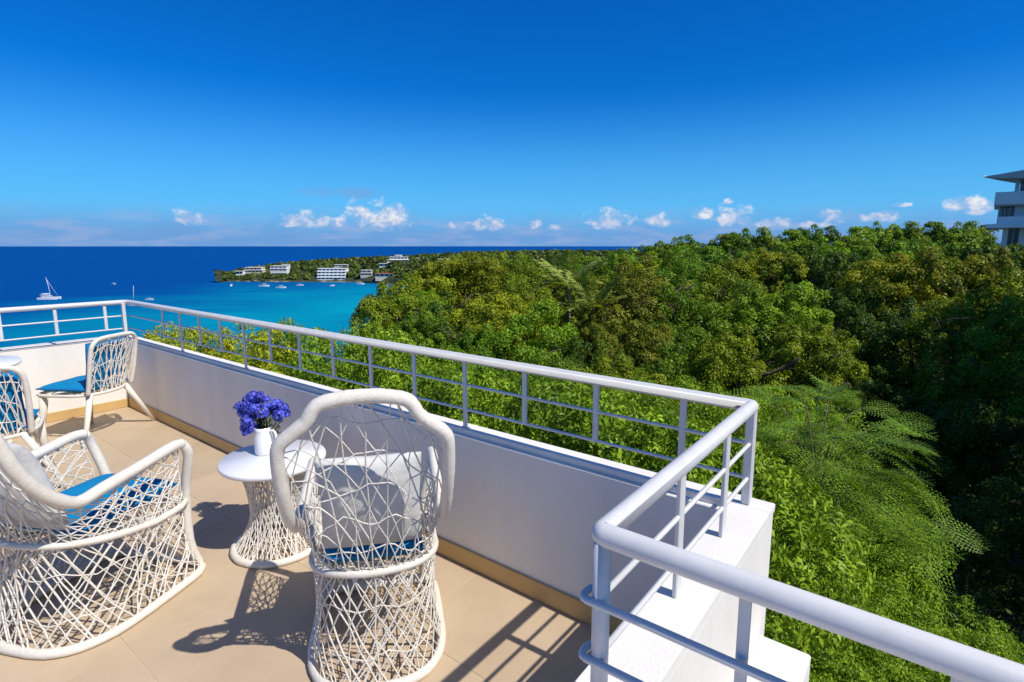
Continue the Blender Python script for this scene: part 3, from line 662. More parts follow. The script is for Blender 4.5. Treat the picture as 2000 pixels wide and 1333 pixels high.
def bouquet():
    o = empty('bouquet', (JP.x, JP.y, .531), 0, label='bunch of blue violet flowers in the white jug', cat='flowers')
    rg = random.Random(5); g = np.random.default_rng(5)
    def head_mesh(seed, n=80, rad=.038):
        g = np.random.default_rng(seed); V = []; F = []; T = []
        for i in range(n):
            d = g.normal(size=3); d[2] = abs(d[2]) * .9 - .25; d /= np.linalg.norm(d); c = d * rad * g.uniform(.7, 1.08); t = g.uniform(0, 1)
            a = np.cross(d, [.3, .2, .9]); a /= np.linalg.norm(a); bb = np.cross(d, a); ph = g.uniform(0, 6.28)
            for k in range(5):
                q = ph + k * 2 * math.pi / 5; u = a * math.cos(q) + bb * math.sin(q); w = -a * math.sin(q) + bb * math.cos(q); L_ = .0098 * g.uniform(.8, 1.2); bi = len(V)
                V += [c, c + u * L_ * .6 + w * .0048 + d * .002, c + u * L_ + d * g.uniform(-.002, .003), c + u * L_ * .6 - w * .0048 + d * .002]; F.append((bi, bi + 1, bi + 2, bi + 3)); T.append(min(1, max(0, t + g.uniform(-.2, .2))))
        return arrays_mesh('flower_head', V, F, M['petal'], T)
    hm = [head_mesh(s) for s in (1, 2, 3)]
    def wpt(px, py, off=0.0):   # bouquet is about as far away as the jug
        q = ray(px, py); d = (JP - CP).dot(FW); return CP + q * ((d + off) / q.dot(FW)) - o.location
    heads = [(495, 778, .02), (480, 795, -.03), (512, 782, .05), (475, 806, .03), (497, 800, -.05), (520, 795, -.02), (540, 793, .0), (550, 800, .03), (546, 812, -.04), (485, 822, -.04), (505, 818, .02), (493, 838, -.03), (528, 808, .05), (480, 836, 0), (500, 790, .06), (486, 784, .04), (507, 774, -.02), (470, 798, 0), (536, 802, .04), (554, 808, .0), (512, 806, -.06), (490, 812, .05), (484, 845, -.02), (520, 782, .03), (543, 820, .03)]
    for i, (px, py, of) in enumerate(heads):
        p = wpt(px, py, of); h = link('flower_head', hm[i % 3], o); h.location = p; h.rotation_euler = (rg.uniform(-.5, .5), rg.uniform(-.5, .5), rg.uniform(0, 6)); s = rg.uniform(.6, 1.0); h.scale = (s, s, s * 1.15)
    st = MB()
    for px, py, of in heads:
        p = wpt(px, py, of); st.tube([(rg.uniform(-.015, .015), rg.uniform(-.015, .015), .10), Vector((0, 0, .16)).lerp(p, .4) + Vector((0, 0, .015)), p], .0022, 5)
    so = st.build('stems', M['leaf'], o); so.color = (.10, .14, .03, 1); tag(so, kind='stuff')
    V = []; F = []; T = []
    for i in range(150):
        p = wpt(g.uniform(508, 548), g.uniform(808, 846), g.uniform(-.05, .05)); d = Vector(tuple(g.normal(size=3))).normalized(); w = d.orthogonal().normalized(); L_ = g.uniform(.015, .032); b = len(V)
        V += [p, p + d * L_ * .5 + w * .005, p + d * L_, p + d * L_ * .5 - w * .005]; F.append((b, b + 1, b + 2, b + 3)); T.append(g.uniform(0, 1))
    lo = link('leaves', arrays_mesh('leaves', V, F, M['leaf'], T), o); lo.color = (.10, .13, .03, 1); tag(lo, kind='stuff')
bouquet()
def small_ball():
    b = MB(); b.ball((0, 0, .022), .022, 14, 8); b.tube([(0, 0, -.004), (0, 0, .006)], .008, 8)
    p = Vector((-6.70, 1.93, WTOP + .016)); o = b.build('ball', mat('pale_green_ball', (.42, .48, .16), (.5, .5, .3), 30, .6)); o.location = p
    tag(o, 'small pale yellow-green ball on the parapet above the corner chair', 'ball')
small_ball()

# ------------------------------------------------------------------ vegetation
def leaf_cloud(name, seed, R0, nclump, nleaf, leaf, flat=.8, clump=.32, droop=.0, shell=.75, aspect=.5, lobes=8):
    """a crown of many leaves: clumps spread through an uneven ellipsoid"""
    g = np.random.default_rng(seed)
    # several upright lobes make the crown; the clumps sit on the lobes
    nl = lobes; la = np.arange(nl) * 2.4 + g.uniform(-.4, .4, nl); lr = R0 * g.uniform(.3, .66, nl); lr[0] = 0
    lc = np.stack([np.cos(la) * lr, np.sin(la) * lr, R0 * flat * g.uniform(-.55, .32, nl)], 1); lc[0, 2] = R0 * flat * .25
    lw = R0 * g.uniform(.38, .6, nl); lh = lw * g.uniform(1.0, 1.5, nl)
    li = g.choice(nl, nclump, p=(lw * lh) / (lw * lh).sum())
    d = g.normal(size=(nclump, 3)); d /= np.linalg.norm(d, axis=1)[:, None]; d[:, 2] = np.where(d[:, 2] < -.6, -d[:, 2], d[:, 2])
    k = np.where(g.random(nclump) < shell, g.uniform(.75, 1.0, nclump), g.uniform(.3, .7, nclump))[:, None]
    cc = lc[li] + d * k * np.stack([lw[li], lw[li], lh[li]], 1)
    cr = R0 * clump * g.uniform(.6, 1.25, nclump)
    w = cr ** 2; w /= w.sum(); idx = g.choice(nclump, nleaf, p=w)
    n = g.normal(size=(nleaf, 3)); n += d[idx] * .9; n[:, 2] += .3; n /= np.linalg.norm(n, axis=1)[:, None]
    rr = cr[idx] * g.uniform(.35, 1.05, nleaf) ** .7
    p = cc[idx] + n * rr[:, None] * np.array([1, 1, .82])
    p[:, :2] *= R0 / np.percentile(np.hypot(p[:, 0], p[:, 1]), 98); p[:, 2] *= R0 * flat / np.percentile(p[:, 2], 99.2)
    nn = n * 1.15 + g.normal(size=(nleaf, 3)) * .5; nn[:, 2] += .2; nn /= np.linalg.norm(nn, axis=1)[:, None]
    t = np.cross(nn, g.normal(size=(nleaf, 3))); t[:, 2] -= droop; t -= nn * (t * nn).sum(1)[:, None]; t /= np.linalg.norm(t, axis=1)[:, None] + 1e-9
    s = np.cross(nn, t); L_ = leaf * g.uniform(.65, 1.25, nleaf)[:, None]; W = L_ * aspect
    # folded leaf: two triangles pairs sharing a midrib -> 1 quad each side
    base, tip = p - t * L_ * .5, p + t * L_ * .5 - nn * L_ * .08
    a, b = p + s * W * .5 + nn * W * .14, p - s * W * .5 + nn * W * .14
    V = np.stack([base, a, tip, b], 1).reshape(-1, 3); F = np.arange(nleaf * 4).reshape(-1, 4)
    ct = g.uniform(.15, .85, nclump); tint = np.clip(ct[idx] * .6 + g.uniform(0, .5, nleaf) - .05, 0, 1)
    return arrays_mesh(name, V, F, M['leaf'], tint)
def trunk_mesh(name, seed, H, R0, mt, limbs=7, r0=.2, low=.35):
    rg = random.Random(seed); b = MB()
    top = Vector((rg.uniform(-.4, .4), rg.uniform(-.4, .4), H * .72))
    sp = catmull([(0, 0, -.6), (rg.uniform(-.2, .2), rg.uniform(-.2, .2), H * .3), top * .75 + Vector((.1, .1, H * .02)), top], 4)
    b.tube(sp, [r0 * (1.15 - .85 * i / len(sp)) for i in range(len(sp))], 8)
    for k in range(limbs):
        i = rg.randrange(int(len(sp) * low), len(sp) - 1); a = k * 2.4 + rg.uniform(-.4, .4); L_ = R0 * rg.uniform(.6, .95); p0 = sp[i]
        e = p0 + Vector((math.cos(a) * L_, math.sin(a) * L_, rg.uniform(.15, .5) * L_ + .3)); m = p0.lerp(e, .5) + Vector((rg.uniform(-.2, .2), rg.uniform(-.2, .2), -.12 * L_))
        c = catmull([p0, m, e], 4); b.tube(c, [r0 * .5 * (1 - .8 * j / len(c)) for j in range(len(c))], 6)
        for q in range(3):
            s = c[rg.randrange(2, len(c) - 1)]; e2 = s + Vector((rg.uniform(-1, 1), rg.uniform(-1, 1), rg.uniform(.1, .7))) * L_ * .4; b.tube([s, s.lerp(e2, .5) + Vector((0, 0, .06)), e2], [r0 * .18, r0 * .12, r0 * .05], 5)
    return b.mesh(name, mt)
# prototypes at radius 3.5 m, tree height 9 m (crown centre at 0)
CROWN = [leaf_cloud('crown', 100 + i, 3.5, 190, 30000, .155, (.95, 1.1, 1.0, 1.2, .9)[i], (.15, .13, .15, .14, .14)[i], .5, shell=.95, aspect=.42, lobes=(5, 4, 6, 4, 5)[i]) for i in range(5)]
CROWN_FAR = [leaf_cloud('crown', 200 + i, 3.5, 120, 13000, .25, (.85, 1.0, .75)[i], .18, .2, aspect=.45, lobes=5) for i in range(3)]
TRUNK = [trunk_mesh('trunk', 300 + i, 9, 3.2, M['bark'], 8, .2) for i in range(3)]
def tree(px, py, dep, Rc, H, colr, label, group, far=False, i=0, name='broadleaf_tree', bark=None, top=None):
    top = top or at(px, py, dep); g = ground(top.x, top.y); s = Rc * 1.24 / 3.5; fl = (.95, 1.1, 1.0, 1.2, .9)[i % 5] if not far else (.85, 1.0, .75)[i % 3]
    Hh = top.z - g
    o = empty(name, (top.x, top.y, g), random.uniform(0, 6.28), label=label, cat='tree', group=group)
    cz = Hh - 3.5 * fl * s * .98
    t = link('trunk', TRUNK[i % 3], o); k = max(.25, cz + 1.2 * s) / (9 * .72); t.scale = (s, s, k)
    if bark: t.data = bark
    sz = max(1.0, (cz - .8) / (3.5 * fl * s) * .9)
    c = link('crown', (CROWN_FAR if far else CROWN)[i % (3 if far else 5)], o); c.location = (0, 0, Hh - 3.5 * fl * s * .98 * min(1.35, sz)); c.scale = (s, s, s * min(1.35, sz))
    v = random.uniform(.88, 1.12); c.color = (colr[0] * v * random.uniform(.93, 1.07), colr[1] * v, colr[2] * v, 1)
    return o
for i, t in enumerate(TREES): tree(*t[:6], t[6], 'forest trees below the terrace', False, i)
ORD = 'first second third fourth fifth sixth seventh eighth ninth tenth eleventh twelfth thirteenth fourteenth fifteenth sixteenth seventeenth eighteenth nineteenth twentieth'.split() + ['twenty-' + w for w in 'first second third fourth fifth sixth seventh eighth ninth'.split()]
def rank(i, items): return ORD[sorted(range(len(items)), key=lambda k: items[k][0]).index(i)]
for i, t in enumerate(RIDGE):
    ridge_top = i < 20; grp = RIDGE[:20] if ridge_top else RIDGE[20:]; r_ = rank(i if ridge_top else i - 20, grp)
    tree(*t[:5], random.choice((GRN, GRN, OLV, LIM, DRK)), (r_ + ' tree from the left along the forest skyline ridge') if ridge_top else (r_ + ' tree from the left on the slope just below the skyline ridge'), 'trees on the skyline ridge' if ridge_top else 'trees on the slope below the ridge', True, i)
for i, t in enumerate(SECOND):
    back = t[2] > 50; grp = [q for q in SECOND if (q[2] > 50) == back]; r_ = rank(grp.index(t), grp)
    tree(*t, 9, (GRN, OLV, YEL, LIM, OLV, GRN, DRK)[i % 7], (r_ + ' tree from the left in the back row of the left forest') if back else (r_ + ' tree from the left filling the middle of the forest'), 'trees in the back row of the forest' if back else 'trees filling the middle of the forest', False, i + 2)
for i, t in enumerate(SHADE_TREES): tree(None, None, None, t[3], t[4], GRN, ORD[i] + ' nearest unseen tree added beyond the right edge to shade the ravine', 'unseen trees added to shade the ravine', False, i, top=Vector(t[:3]))

# shrubs: small leaves, close to the terrace
SHRUB = [leaf_cloud('foliage', 400 + i, 1.0, 120, 9500, .058, (.85, 1.0, .9)[i], .19, .2, aspect=.38, lobes=7) for i in range(3)]
SHRUBN = [leaf_cloud('foliage', 420 + i, 1.0, 140, 11500, .05, (.85, .95)[i], .18, .3, aspect=.34, lobes=9) for i in range(2)]
STEM = trunk_mesh('stem', 450, 1.6, .9, M['bark'], 6, .035, .1)
def shrub(p, Rc, colr, label, group, i=0, near=False, hz=1.0):
    g = ground(p.x, p.y); o = empty('shrub', (p.x, p.y, min(g, p.z - Rc * 1.2)), random.uniform(0, 6.28), label=label, cat='shrub', group=group)
    P = SHRUBN if near else SHRUB; fl = ((.85, .95) if near else (.85, 1.0, .9))[i % len(P)]
    c = link('foliage', P[i % len(P)], o); c.location = (0, 0, p.z - o.location.z - Rc * fl * hz); c.scale = (Rc, Rc, Rc * hz)
    v = random.uniform(.88, 1.12); c.color = (colr[0] * v, colr[1] * v, colr[2] * v, 1)
    s = link('stem', STEM, o); s.scale = (Rc * .6, Rc * .6, max(.2, (p.z - o.location.z - Rc * fl * hz * 1.1) / 2.0))
YG, GG = (.33, .38, .016), (.185, .31, .015)
# clipped row right behind the long wall
row = [(285, 655, 7.6), (318, 640, 8.2), (352, 650, 7.6), (392, 646, 8.3), (430, 650, 7.4), (470, 640, 8.0), (512, 652, 7.0), (550, 634, 8.0), (590, 655, 7.0), (628, 650, 8.0), (672, 660, 7.2), (708, 645, 8.6), (752, 655, 8.0)]
for i, (px, py, d) in enumerate(row):
    q = ray(px, py); Y_ = 3.25 + .35 * (i % 3); shrub(CP + q * (Y_ / q.y), random.uniform(.68, .85), YG if i < 7 else GG, (ORD[i] + ' yellow-green shrub from the far corner post, just behind the railing') if i < 7 else (ORD[i - 7] + ' bright green shrub behind the railing after the yellow-green ones'), 'shrubs close behind the far railing' if i < 7 else 'shrubs close behind the middle railing', i, False, 1.5)
row2 = [(300, 690, 6.2), (345, 690, 6.0), (395, 695, 5.8), (445, 700, 5.4), (500, 705, 5.2), (560, 715, 5.0), (620, 720, 4.8), (690, 715, 5.2), (760, 715, 5.6), (830, 725, 5.4), (900, 735, 5.2), (980, 740, 5.4), (1060, 760, 5.2), (1140, 780, 5.2), (1230, 790, 5.4), (1320, 820, 5.2), (1400, 850, 5.2), (1480, 890, 5.4),
        (800, 700, 8.5), (880, 715, 8.5), (960, 750, 9), (1040, 755, 10), (1120, 745, 11), (1200, 765, 11), (1290, 780, 11), (1380, 765, 12), (1450, 780, 11), (1260, 745, 14), (1340, 745, 15), (1150, 730, 15), (1050, 725, 14)]
for i, (px, py, d) in enumerate(row2):
    lo = px < 520; kd = 0 if lo else (1 if d < 7 else 2); grp = [q for q in row2 if (0 if q[0] < 520 else (1 if q[2] < 7 else 2)) == kd]; r_ = rank(grp.index((px, py, d)), grp)
    p = at(px, py, d)
    if p.y < 3.0 or d < 6.5: q = ray(px, py); p = CP + q * ((2.95 + .3 * (i % 2)) / q.y)
    shrub(p, .7 if d < 7 else (.95 if d < 9.5 else 1.3), YG if lo else (GG if i % 3 else GRN), (r_ + ' low shrub from the far corner against the outer wall foot', r_ + ' green shrub from the left close behind the long wall', r_ + ' green shrub from the left in the thicket beyond the long railing')[kd], ('low shrubs at the far end of the wall', 'shrubs close behind the long wall', 'thicket beyond the long railing')[kd], i, False, 1.25)
# thicket on the slope at the lower right
low = [(1500, 985, 6.2), (1560, 1010, 5.8), (1540, 1090, 5.0), (1620, 1080, 5.6), (1600, 1160, 4.8), (1690, 1140, 5.4), (1680, 1225, 4.8), (1760, 1190, 5.2), (1760, 1270, 4.6), (1840, 1225, 5.0), (1850, 1290, 4.6), (1910, 1215, 5.4), (1930, 1270, 4.8), (1990, 1245, 5.2), (2010, 1310, 4.6), (1560, 1240, 4.2), (1640, 1290, 4.2), (1580, 1320, 3.9), (1720, 1330, 4.2),
       (1600, 1000, 7.4), (1680, 1040, 7.0), (1750, 1110, 6.6), (1640, 930, 8.6), (1720, 980, 8.2), (1490, 930, 7.2), (1520, 870, 9), (1480, 830, 11), (1560, 880, 10), (1620, 820, 13), (1580, 770, 16), (1500, 760, 15)]
for i, (px, py, d) in enumerate(low):
    shrub(at(px, py, d), .62 if d < 6.5 else (.9 if d < 9.5 else 1.4), [GG, (.16, .29, .015), LIM][i % 3], (rank([q for q in low if q[2] < 6.5].index((px, py, d)), [q for q in low if q[2] < 6.5]) + ' leafy shrub from the left on the slope below the lower right railing') if d < 6.5 else (rank([q for q in low if q[2] >= 6.5].index((px, py, d)), [q for q in low if q[2] >= 6.5]) + ' leafy shrub from the left between railing corner and feathery tree'), 'thicket below the lower right railing' if d < 6.5 else 'thicket beyond the railing corner', i, d < 6.5, 1.1)
# undergrowth between the trunks: one mass of leaves over the forest floor
def undergrowth():
    g = np.random.default_rng(91); P = []; T = []
    for k in range(1300):
        px = g.uniform(250, 2120); d = g.uniform(4.5, 36) if px > 700 else g.uniform(9, 24); p = at(px, 640, d)
        if p.y < WOUT + .9: continue
        gz = ground(p.x, p.y); n = 90; r = g.uniform(.4, .9) + d * .018; h = g.uniform(.5, 1.5) + d * .02
        q = g.normal(size=(n, 3)); q[:, 2] = np.abs(q[:, 2]); q /= np.linalg.norm(q, axis=1)[:, None]
        P.append(np.array([p.x, p.y, gz]) + q * np.array([r, r, h]) * g.uniform(.6, 1, n)[:, None]); T.append(np.clip(g.uniform(.1, .8) + g.uniform(-.2, .2, n), 0, 1))
    P = np.concatenate(P); T = np.concatenate(T); n = len(P); dist = np.linalg.norm(P, axis=1)[:, None]
    nn = g.normal(size=(n, 3)) * .6; nn[:, 2] += .8; nn /= np.linalg.norm(nn, axis=1)[:, None]
    t = np.cross(nn, g.normal(size=(n, 3))); t /= np.linalg.norm(t, axis=1)[:, None]; s = np.cross(nn, t); L_ = (.012 + dist * .0026) * g.uniform(.7, 1.2, n)[:, None]
    V = np.stack([P - t * L_, P + s * L_ * .5, P + t * L_, P - s * L_ * .5], 1).reshape(-1, 3)
    o = link('undergrowth', arrays_mesh('undergrowth', V, np.arange(n * 4).reshape(-1, 4), M['leaf'], T)); o.color = (.09, .15, .02, 1)
    tag(o, 'green undergrowth covering the forest floor between the trees', 'undergrowth', None, 'stuff')
undergrowth()

# feathery tree with fern-like compound leaves
def fern_frond(name, seed, L_=.62, npair=12):
    g = np.random.default_rng(seed); V = []; F = []; T = []
    def axis(t): return np.array([g.normal() * .002, L_ * t, .05 * L_ * math.sin(t * 2.2) - .34 * L_ * t * t])
    for i in range(npair):
        t = .12 + .88 * i / npair; c = axis(t); ln = L_ * .36 * math.sin(math.pi * (.16 + .8 * t)) ** .8
        for s in (-1, 1):
            d = np.array([s * .9, .5, -.12 + g.normal() * .06]); d /= np.linalg.norm(d); w = np.cross(d, [0, 0, 1]); w /= np.linalg.norm(w)
            for j in range(4):          # leaflets along the pinna, both sides
                a = c + d * ln * (j + .4) / 4; sz = ln * .17 * (1.1 - .1 * j)
                for q in (-1, 1):
                    e = (w * q * .8 + d * .55); b = len(V); tt = g.uniform(.1, .9)
                    V += [a, a + e * sz + d * sz * .32, a + e * sz * 1.55, a + e * sz - d * sz * .28]; F.append((b, b + 1, b + 2, b + 3)); T.append(tt)
    for i in range(6):
        a, c = axis(i / 6), axis((i + 1) / 6); b = len(V); o = np.array([.0035, 0, 0]); V += [a - o, a + o, c + o * .6, c - o * .6]; F.append((b, b + 1, b + 2, b + 3)); T.append(.9)
    return arrays_mesh(name, V, F, M['leaf'], T)
FR = [fern_frond('frond', 500 + i, .62 + .06 * i) for i in range(3)]
def feathery_tree():
    base = at(1600, 900, 9.0); g = ground(base.x, base.y)
    o = empty('feathery_tree', (base.x, base.y, g), 0, label='feathery fern-leaved tree spreading below the railing corner into the ravine', cat='tree')
    rg = random.Random(12); tr = MB(); hub = Vector((0, 0, at(1560, 960, 9).z - g)); tr.tube(catmull([(0, 0, -.5), (.2, -.1, hub.z * .5), hub], 5), [.12 - .006 * i for i in range(11)], 8)
    ends = []
    tips = [(1500, 785, 9.6), (1560, 770, 9.8), (1620, 775, 9.8), (1680, 800, 9.6), (1740, 835, 9.4), (1790, 880, 9.0), (1700, 890, 8.2), (1640, 860, 8.4), (1580, 850, 8.6), (1520, 870, 8.4), (1660, 950, 7.4), (1740, 960, 7.6), (1800, 985, 7.6), (1600, 930, 7.6), (1700, 1030, 6.8), (1770, 1060, 6.8), (1640, 1010, 6.8), (1820, 1040, 7.2), (1560, 960, 7.4)]
    br = MB()
    for px, py, d in tips:
        e = at(px, py, d) - o.location; s = hub.lerp(e, .05); m = s.lerp(e, .55) + Vector((0, 0, .35)); c = catmull([s, m, e], 6); br.tube(c, [.018 * (1 - .8 * j / len(c)) for j in range(len(c))], 5); ends.append(c)
    tr.build('trunk', M['bark'], o); br.build('branches', M['bark'], o)
    col = (.125, .235, .015)
    for c in ends:
        for k in range(8):
            i = rg.randrange(len(c) // 3, len(c)); p = c[i]; out = (c[-1] - c[0]); out.z = 0; a = math.atan2(out.y, out.x) - math.pi / 2 + rg.uniform(-1.25, 1.25)
            f = link('frond', FR[k % 3], o); f.location = p + Vector((rg.uniform(-.12, .12), rg.uniform(-.12, .12), rg.uniform(-.06, .14))); f.rotation_euler = (rg.uniform(-.35, .45), rg.uniform(-.6, .6), a); s = rg.uniform(.75, 1.25); f.scale = (s, s, s)
            v = rg.uniform(.8, 1.25); f.color = (col[0] * v, col[1] * v, col[2] * v, 1)
feathery_tree()
def palm_frond(name, seed, L_=3.2, npair=26, arch=.5):
    g = np.random.default_rng(seed); V = []; F = []; T = []
    def axis(t): return np.array([0, L_ * t * (1 - .12 * t), .25 * L_ * t - arch * L_ * t * t])
    for i in range(npair):
        t = .15 + .85 * i / npair; c = axis(t); ln = L_ * .26 * math.sin(math.pi * (.12 + .82 * t)) ** .6; w = np.array([0, .06 * L_ / 3.2, 0])
        for s in (-1, 1):
            tip = c + np.array([s * ln * .8, ln * .6, -ln * g.uniform(.05, .4)]); mid = (c + tip) / 2 + np.array([0, 0, .04]); b = len(V)
            V += [c, mid - w, tip, mid + w]; F.append((b, b + 1, b + 2, b + 3)); T.append(g.uniform(.2, .95))
    for i in range(8):
        a, c = axis(i / 8), axis((i + 1) / 8); b = len(V); o = np.array([.02 * L_ / 3.2, 0, 0]); V += [a - o, a + o, c + o * .7, c - o * .7]; F.append((b, b + 1, b + 2, b + 3)); T.append(.8)
    return arrays_mesh(name, V, F, M['leaf'], T)
PF = [palm_frond('frond', 600, 3.2, 26, .25), palm_frond('frond', 601, 3.0, 24, .5)]
def palm(px, py, d, label, n=15, s=1.0, colr=(.24, .31, .07)):
    top = at(px, py, d); g = min(ground(top.x, top.y), top.z - 1.2 * s); H = top.z - g - .9 * s
    o = empty('palm_tree', (top.x, top.y, g), 0, label=label, cat='palm tree', group='palms')
    b = MB(); b.tube(catmull([(0, 0, -.4), (.1 * s, 0, H * .5), (0, 0, H)], 6), .09 * s, 8); b.build('trunk', M['palebark'], o); rg = random.Random(int(px))
    for k in range(n):
        f = link('frond', PF[k % 2], o); f.location = (0, 0, H); f.rotation_euler = (rg.uniform(.1, 1.05), 0, k * 2.4); q = s * rg.uniform(.8, 1.1); f.scale = (q, q, q); v = rg.uniform(.85, 1.15); f.color = (colr[0] * v, colr[1] * v, colr[2] * v, 1)
palm(1112, 535, 37, 'left of the two pale green palms rising from the forest', 20, 1.0)
palm(1160, 578, 34, 'right and lower of the two pale green palms in the forest', 17, .85)

# ------------------------------------------------------------------ headland across the bay
PEN = [(418, 553, 520), (440, 551, 531), (470, 551, 523), (500, 552, 519), (560, 552, 514), (610, 552, 509), (660, 552, 506), (700, 553, 504), (740, 556, 502), (780, 559, 500), (830, 560, 498), (900, 562, 494), (1000, 562, 491), (1100, 562, 490), (1200, 563, 491), (1300, 564, 493)]
def pen_interp(px):
    a = np.array(PEN); return float(np.interp(px, a[:, 0], a[:, 1])), float(np.interp(px, a[:, 0], a[:, 2]))
def pen_point(px, v):
    ys, yt = pen_interp(px); sh = onz(px, ys, -40); dS = (sh - CP).dot(FW); tipk = min(1, max(.08, (px - 415) / 120))
    d = dS + v * 230 * tipk; zt = at(px, yt, dS + 110 * tipk).z + 40
    p = at(px, 481, d); prof = min(1, v / .06) * .22 + .78 * math.sin(min(1, max(0, v - .02) / .46) * math.pi / 2) ** 1.2
    if v > .5: prof *= math.cos(min(1, (v - .5) / .5) * math.pi / 2) ** .5
    return Vector((p.x, p.y, -40.4 + (zt - 3.5) * prof if v > 0 else -41.5))
def headland():
    U = [416 + 9 * k for k in range(100)]; Vv = [0, .008, .02, .045, .08, .13, .2, .28, .38, .48, .6, .75, .88, 1.0]; g = random.Random(2); vs = []; fs = []
    for u in U:
        for v in Vv: p = pen_point(u, v); vs.append((p.x + g.uniform(-2, 2), p.y + g.uniform(-2, 2), p.z + (g.uniform(-.7, .9) if v > .01 else 0)))
    n = len(Vv)
    for i in range(len(U) - 1):
        for j in range(n - 1): fs.append((i * n + j, (i + 1) * n + j, (i + 1) * n + j + 1, i * n + j + 1))
    me = bpy.data.meshes.new('headland'); me.from_pydata(vs, [], fs); me.materials.append(M['headland']); tag(link('headland', me), kind='structure')
headland()
HOUSES = []   # px0, px1, py0, py1, v (how far back on the headland), storeys, material, label
HOUSES += [(612, 676, 522, 550, .035, 4, 'house', 'long white terraced hotel at the water edge of the headland'),
 (522, 560, 518, 534, .17, 2, 'house', 'white block-shaped house on the left part of the headland'),
 (546, 562, 515, 532, .22, 3, 'house', 'small white tower house beside the white block house'),
 (470, 512, 521, 535, .22, 2, 'housewarm', 'cream house near the tip of the headland'),
 (455, 472, 529, 537, .2, 1, 'house', 'small white pavilion nearest the tip of the headland'),
 (752, 800, 500, 520, .36, 3, 'house', 'large white villa on the crest of the headland'),
 (770, 784, 497, 512, .4, 2, 'house', 'upper white storey house on the crest of the headland'),
 (738, 758, 514, 522, .24, 1, 'house', 'low white house left of the crest villa'),
 (812, 832, 503, 514, .4, 1, 'house', 'white house right of the crest villa'),
 (852, 880, 505, 514, .3, 2, 'housewarm', 'pale house below the tall trees on the headland'),
 (648, 680, 516, 528, .25, 2, 'house', 'white house behind the terraced hotel'),
 (700, 726, 526, 543, .06, 2, 'housewarm', 'sand coloured shore building right of the hotel'),
 (728, 770, 533, 546, .05, 1, 'housewarm', 'low red-roofed beach building on the headland shore'),
 (1230, 1262, 520, 528, .12, 1, 'house', 'pale roof glimpsed between the forest tree tops')]
def house(px0, px1, py0, py1, v, st, mt, label):
    pc = (px0 + px1) / 2; px0, px1 = pc + (px0 - pc) * .86, pc + (px1 - pc) * .86; py0 = py1 + (py0 - py1) * .9; q = pen_point(pc, v); d = (q - CP).dot(FW); b0, b1 = at(px0, py1, d), at(px1, py1, d); w = (b1 - b0).length; h = (py1 - py0) / FPX * d; base = q.z - 2.5
    ztop = at(pc, py0, d).z; h = ztop - base; red = 'red-roofed' in label; rg = random.Random(int(px0))
    o = empty('far_house', (q.x, q.y, base), YAW, label=label, cat='house', group='houses on the headland'); dp = max(6, w * .45); sh = min(3.4, (py1 - py0) / FPX * d / st)
    for k in range(st):
        z1 = h - k * sh; z0 = z1 - sh if k < st - 1 else 0; ins = 0 if st < 3 else (st - 1 - k) * 1.1; sx = rg.uniform(0, .12) * w if k == 0 and st > 1 else 0
        b = MB(); b.box(-w / 2 + sx, w / 2 - (sx * .4), ins, dp, z0, z1 - .35); b.build('storey', M[mt], o)
        b = MB(); b.box(-w / 2 + sx - .4, w / 2 - sx * .4 + .4, ins - 1.5, dp + .3, z1 - .35, z1); b.build('roof_slab', M['roofred'] if red else M['house'], o)
        nw = max(2, int((w - sx) / 4.2)); zb = max(z1 - sh, 0)
        for j in range(nw):
            x = -w / 2 + sx + (w - 1.4 * sx) * (j + .5) / nw; b = MB(); b.box(x - 1.15, x + 1.15, ins - .06, ins + .1, zb + .5, z1 - .8); b.build('window', M['glass'], o)
        if st >= 2:
            b = MB(); b.box(-w / 2 + sx, w / 2 - sx * .4, ins - 1.5, ins - 1.35, zb + .0, zb + .95); b.build('balcony', M[mt], o)
for hh in HOUSES: house(*hh)
def headland_woods():
    g = np.random.default_rng(77); Vs = []; Ts = []
    for k in range(2600):
        px = g.uniform(432, 1290); v = g.uniform(.025, .62) ** 1.0; q = pen_point(px, v)
        bad = False
        for (a, b, c, d, hv, *_r) in HOUSES:
            if a - 3 < px < b + 3 and hv - (.06 if hv > .1 else .13) < v < hv + .05: bad = True
        if bad or (v < .06 and g.random() < .4): continue
        rad = g.uniform(1.6, 4.4) * (1 if px > 520 else .75); n = 26; t0 = g.uniform(.1, .8)
        d = g.normal(size=(n, 3)); d[:, 2] = np.abs(d[:, 2]) * .8; d /= np.linalg.norm(d, axis=1)[:, None]
        c = np.array(q) + np.array([0, 0, rad * .3]) + d * rad * g.uniform(.6, 1, n)[:, None]; nn = d + g.normal(size=(n, 3)) * .5; nn /= np.linalg.norm(nn, axis=1)[:, None]
        t = np.cross(nn, g.normal(size=(n, 3))); t /= np.linalg.norm(t, axis=1)[:, None]; s = np.cross(nn, t); L_ = rad * .5
        Vs.append(np.stack([c - t * L_, c + s * L_ * .7, c + t * L_, c - s * L_ * .7], 1).reshape(-1, 3)); Ts.append(np.clip(t0 + g.uniform(-.25, .25, n), 0, 1))
    V = np.concatenate(Vs); T = np.concatenate(Ts); o = link('headland_woods', arrays_mesh('headland_woods', V, np.arange(len(V)).reshape(-1, 4), M['leaf'], T)); o.color = (.10, .145, .025, 1)
    tag(o, 'green woods and scrub covering the headland across the bay', 'woods', None, 'stuff')
headland_woods()
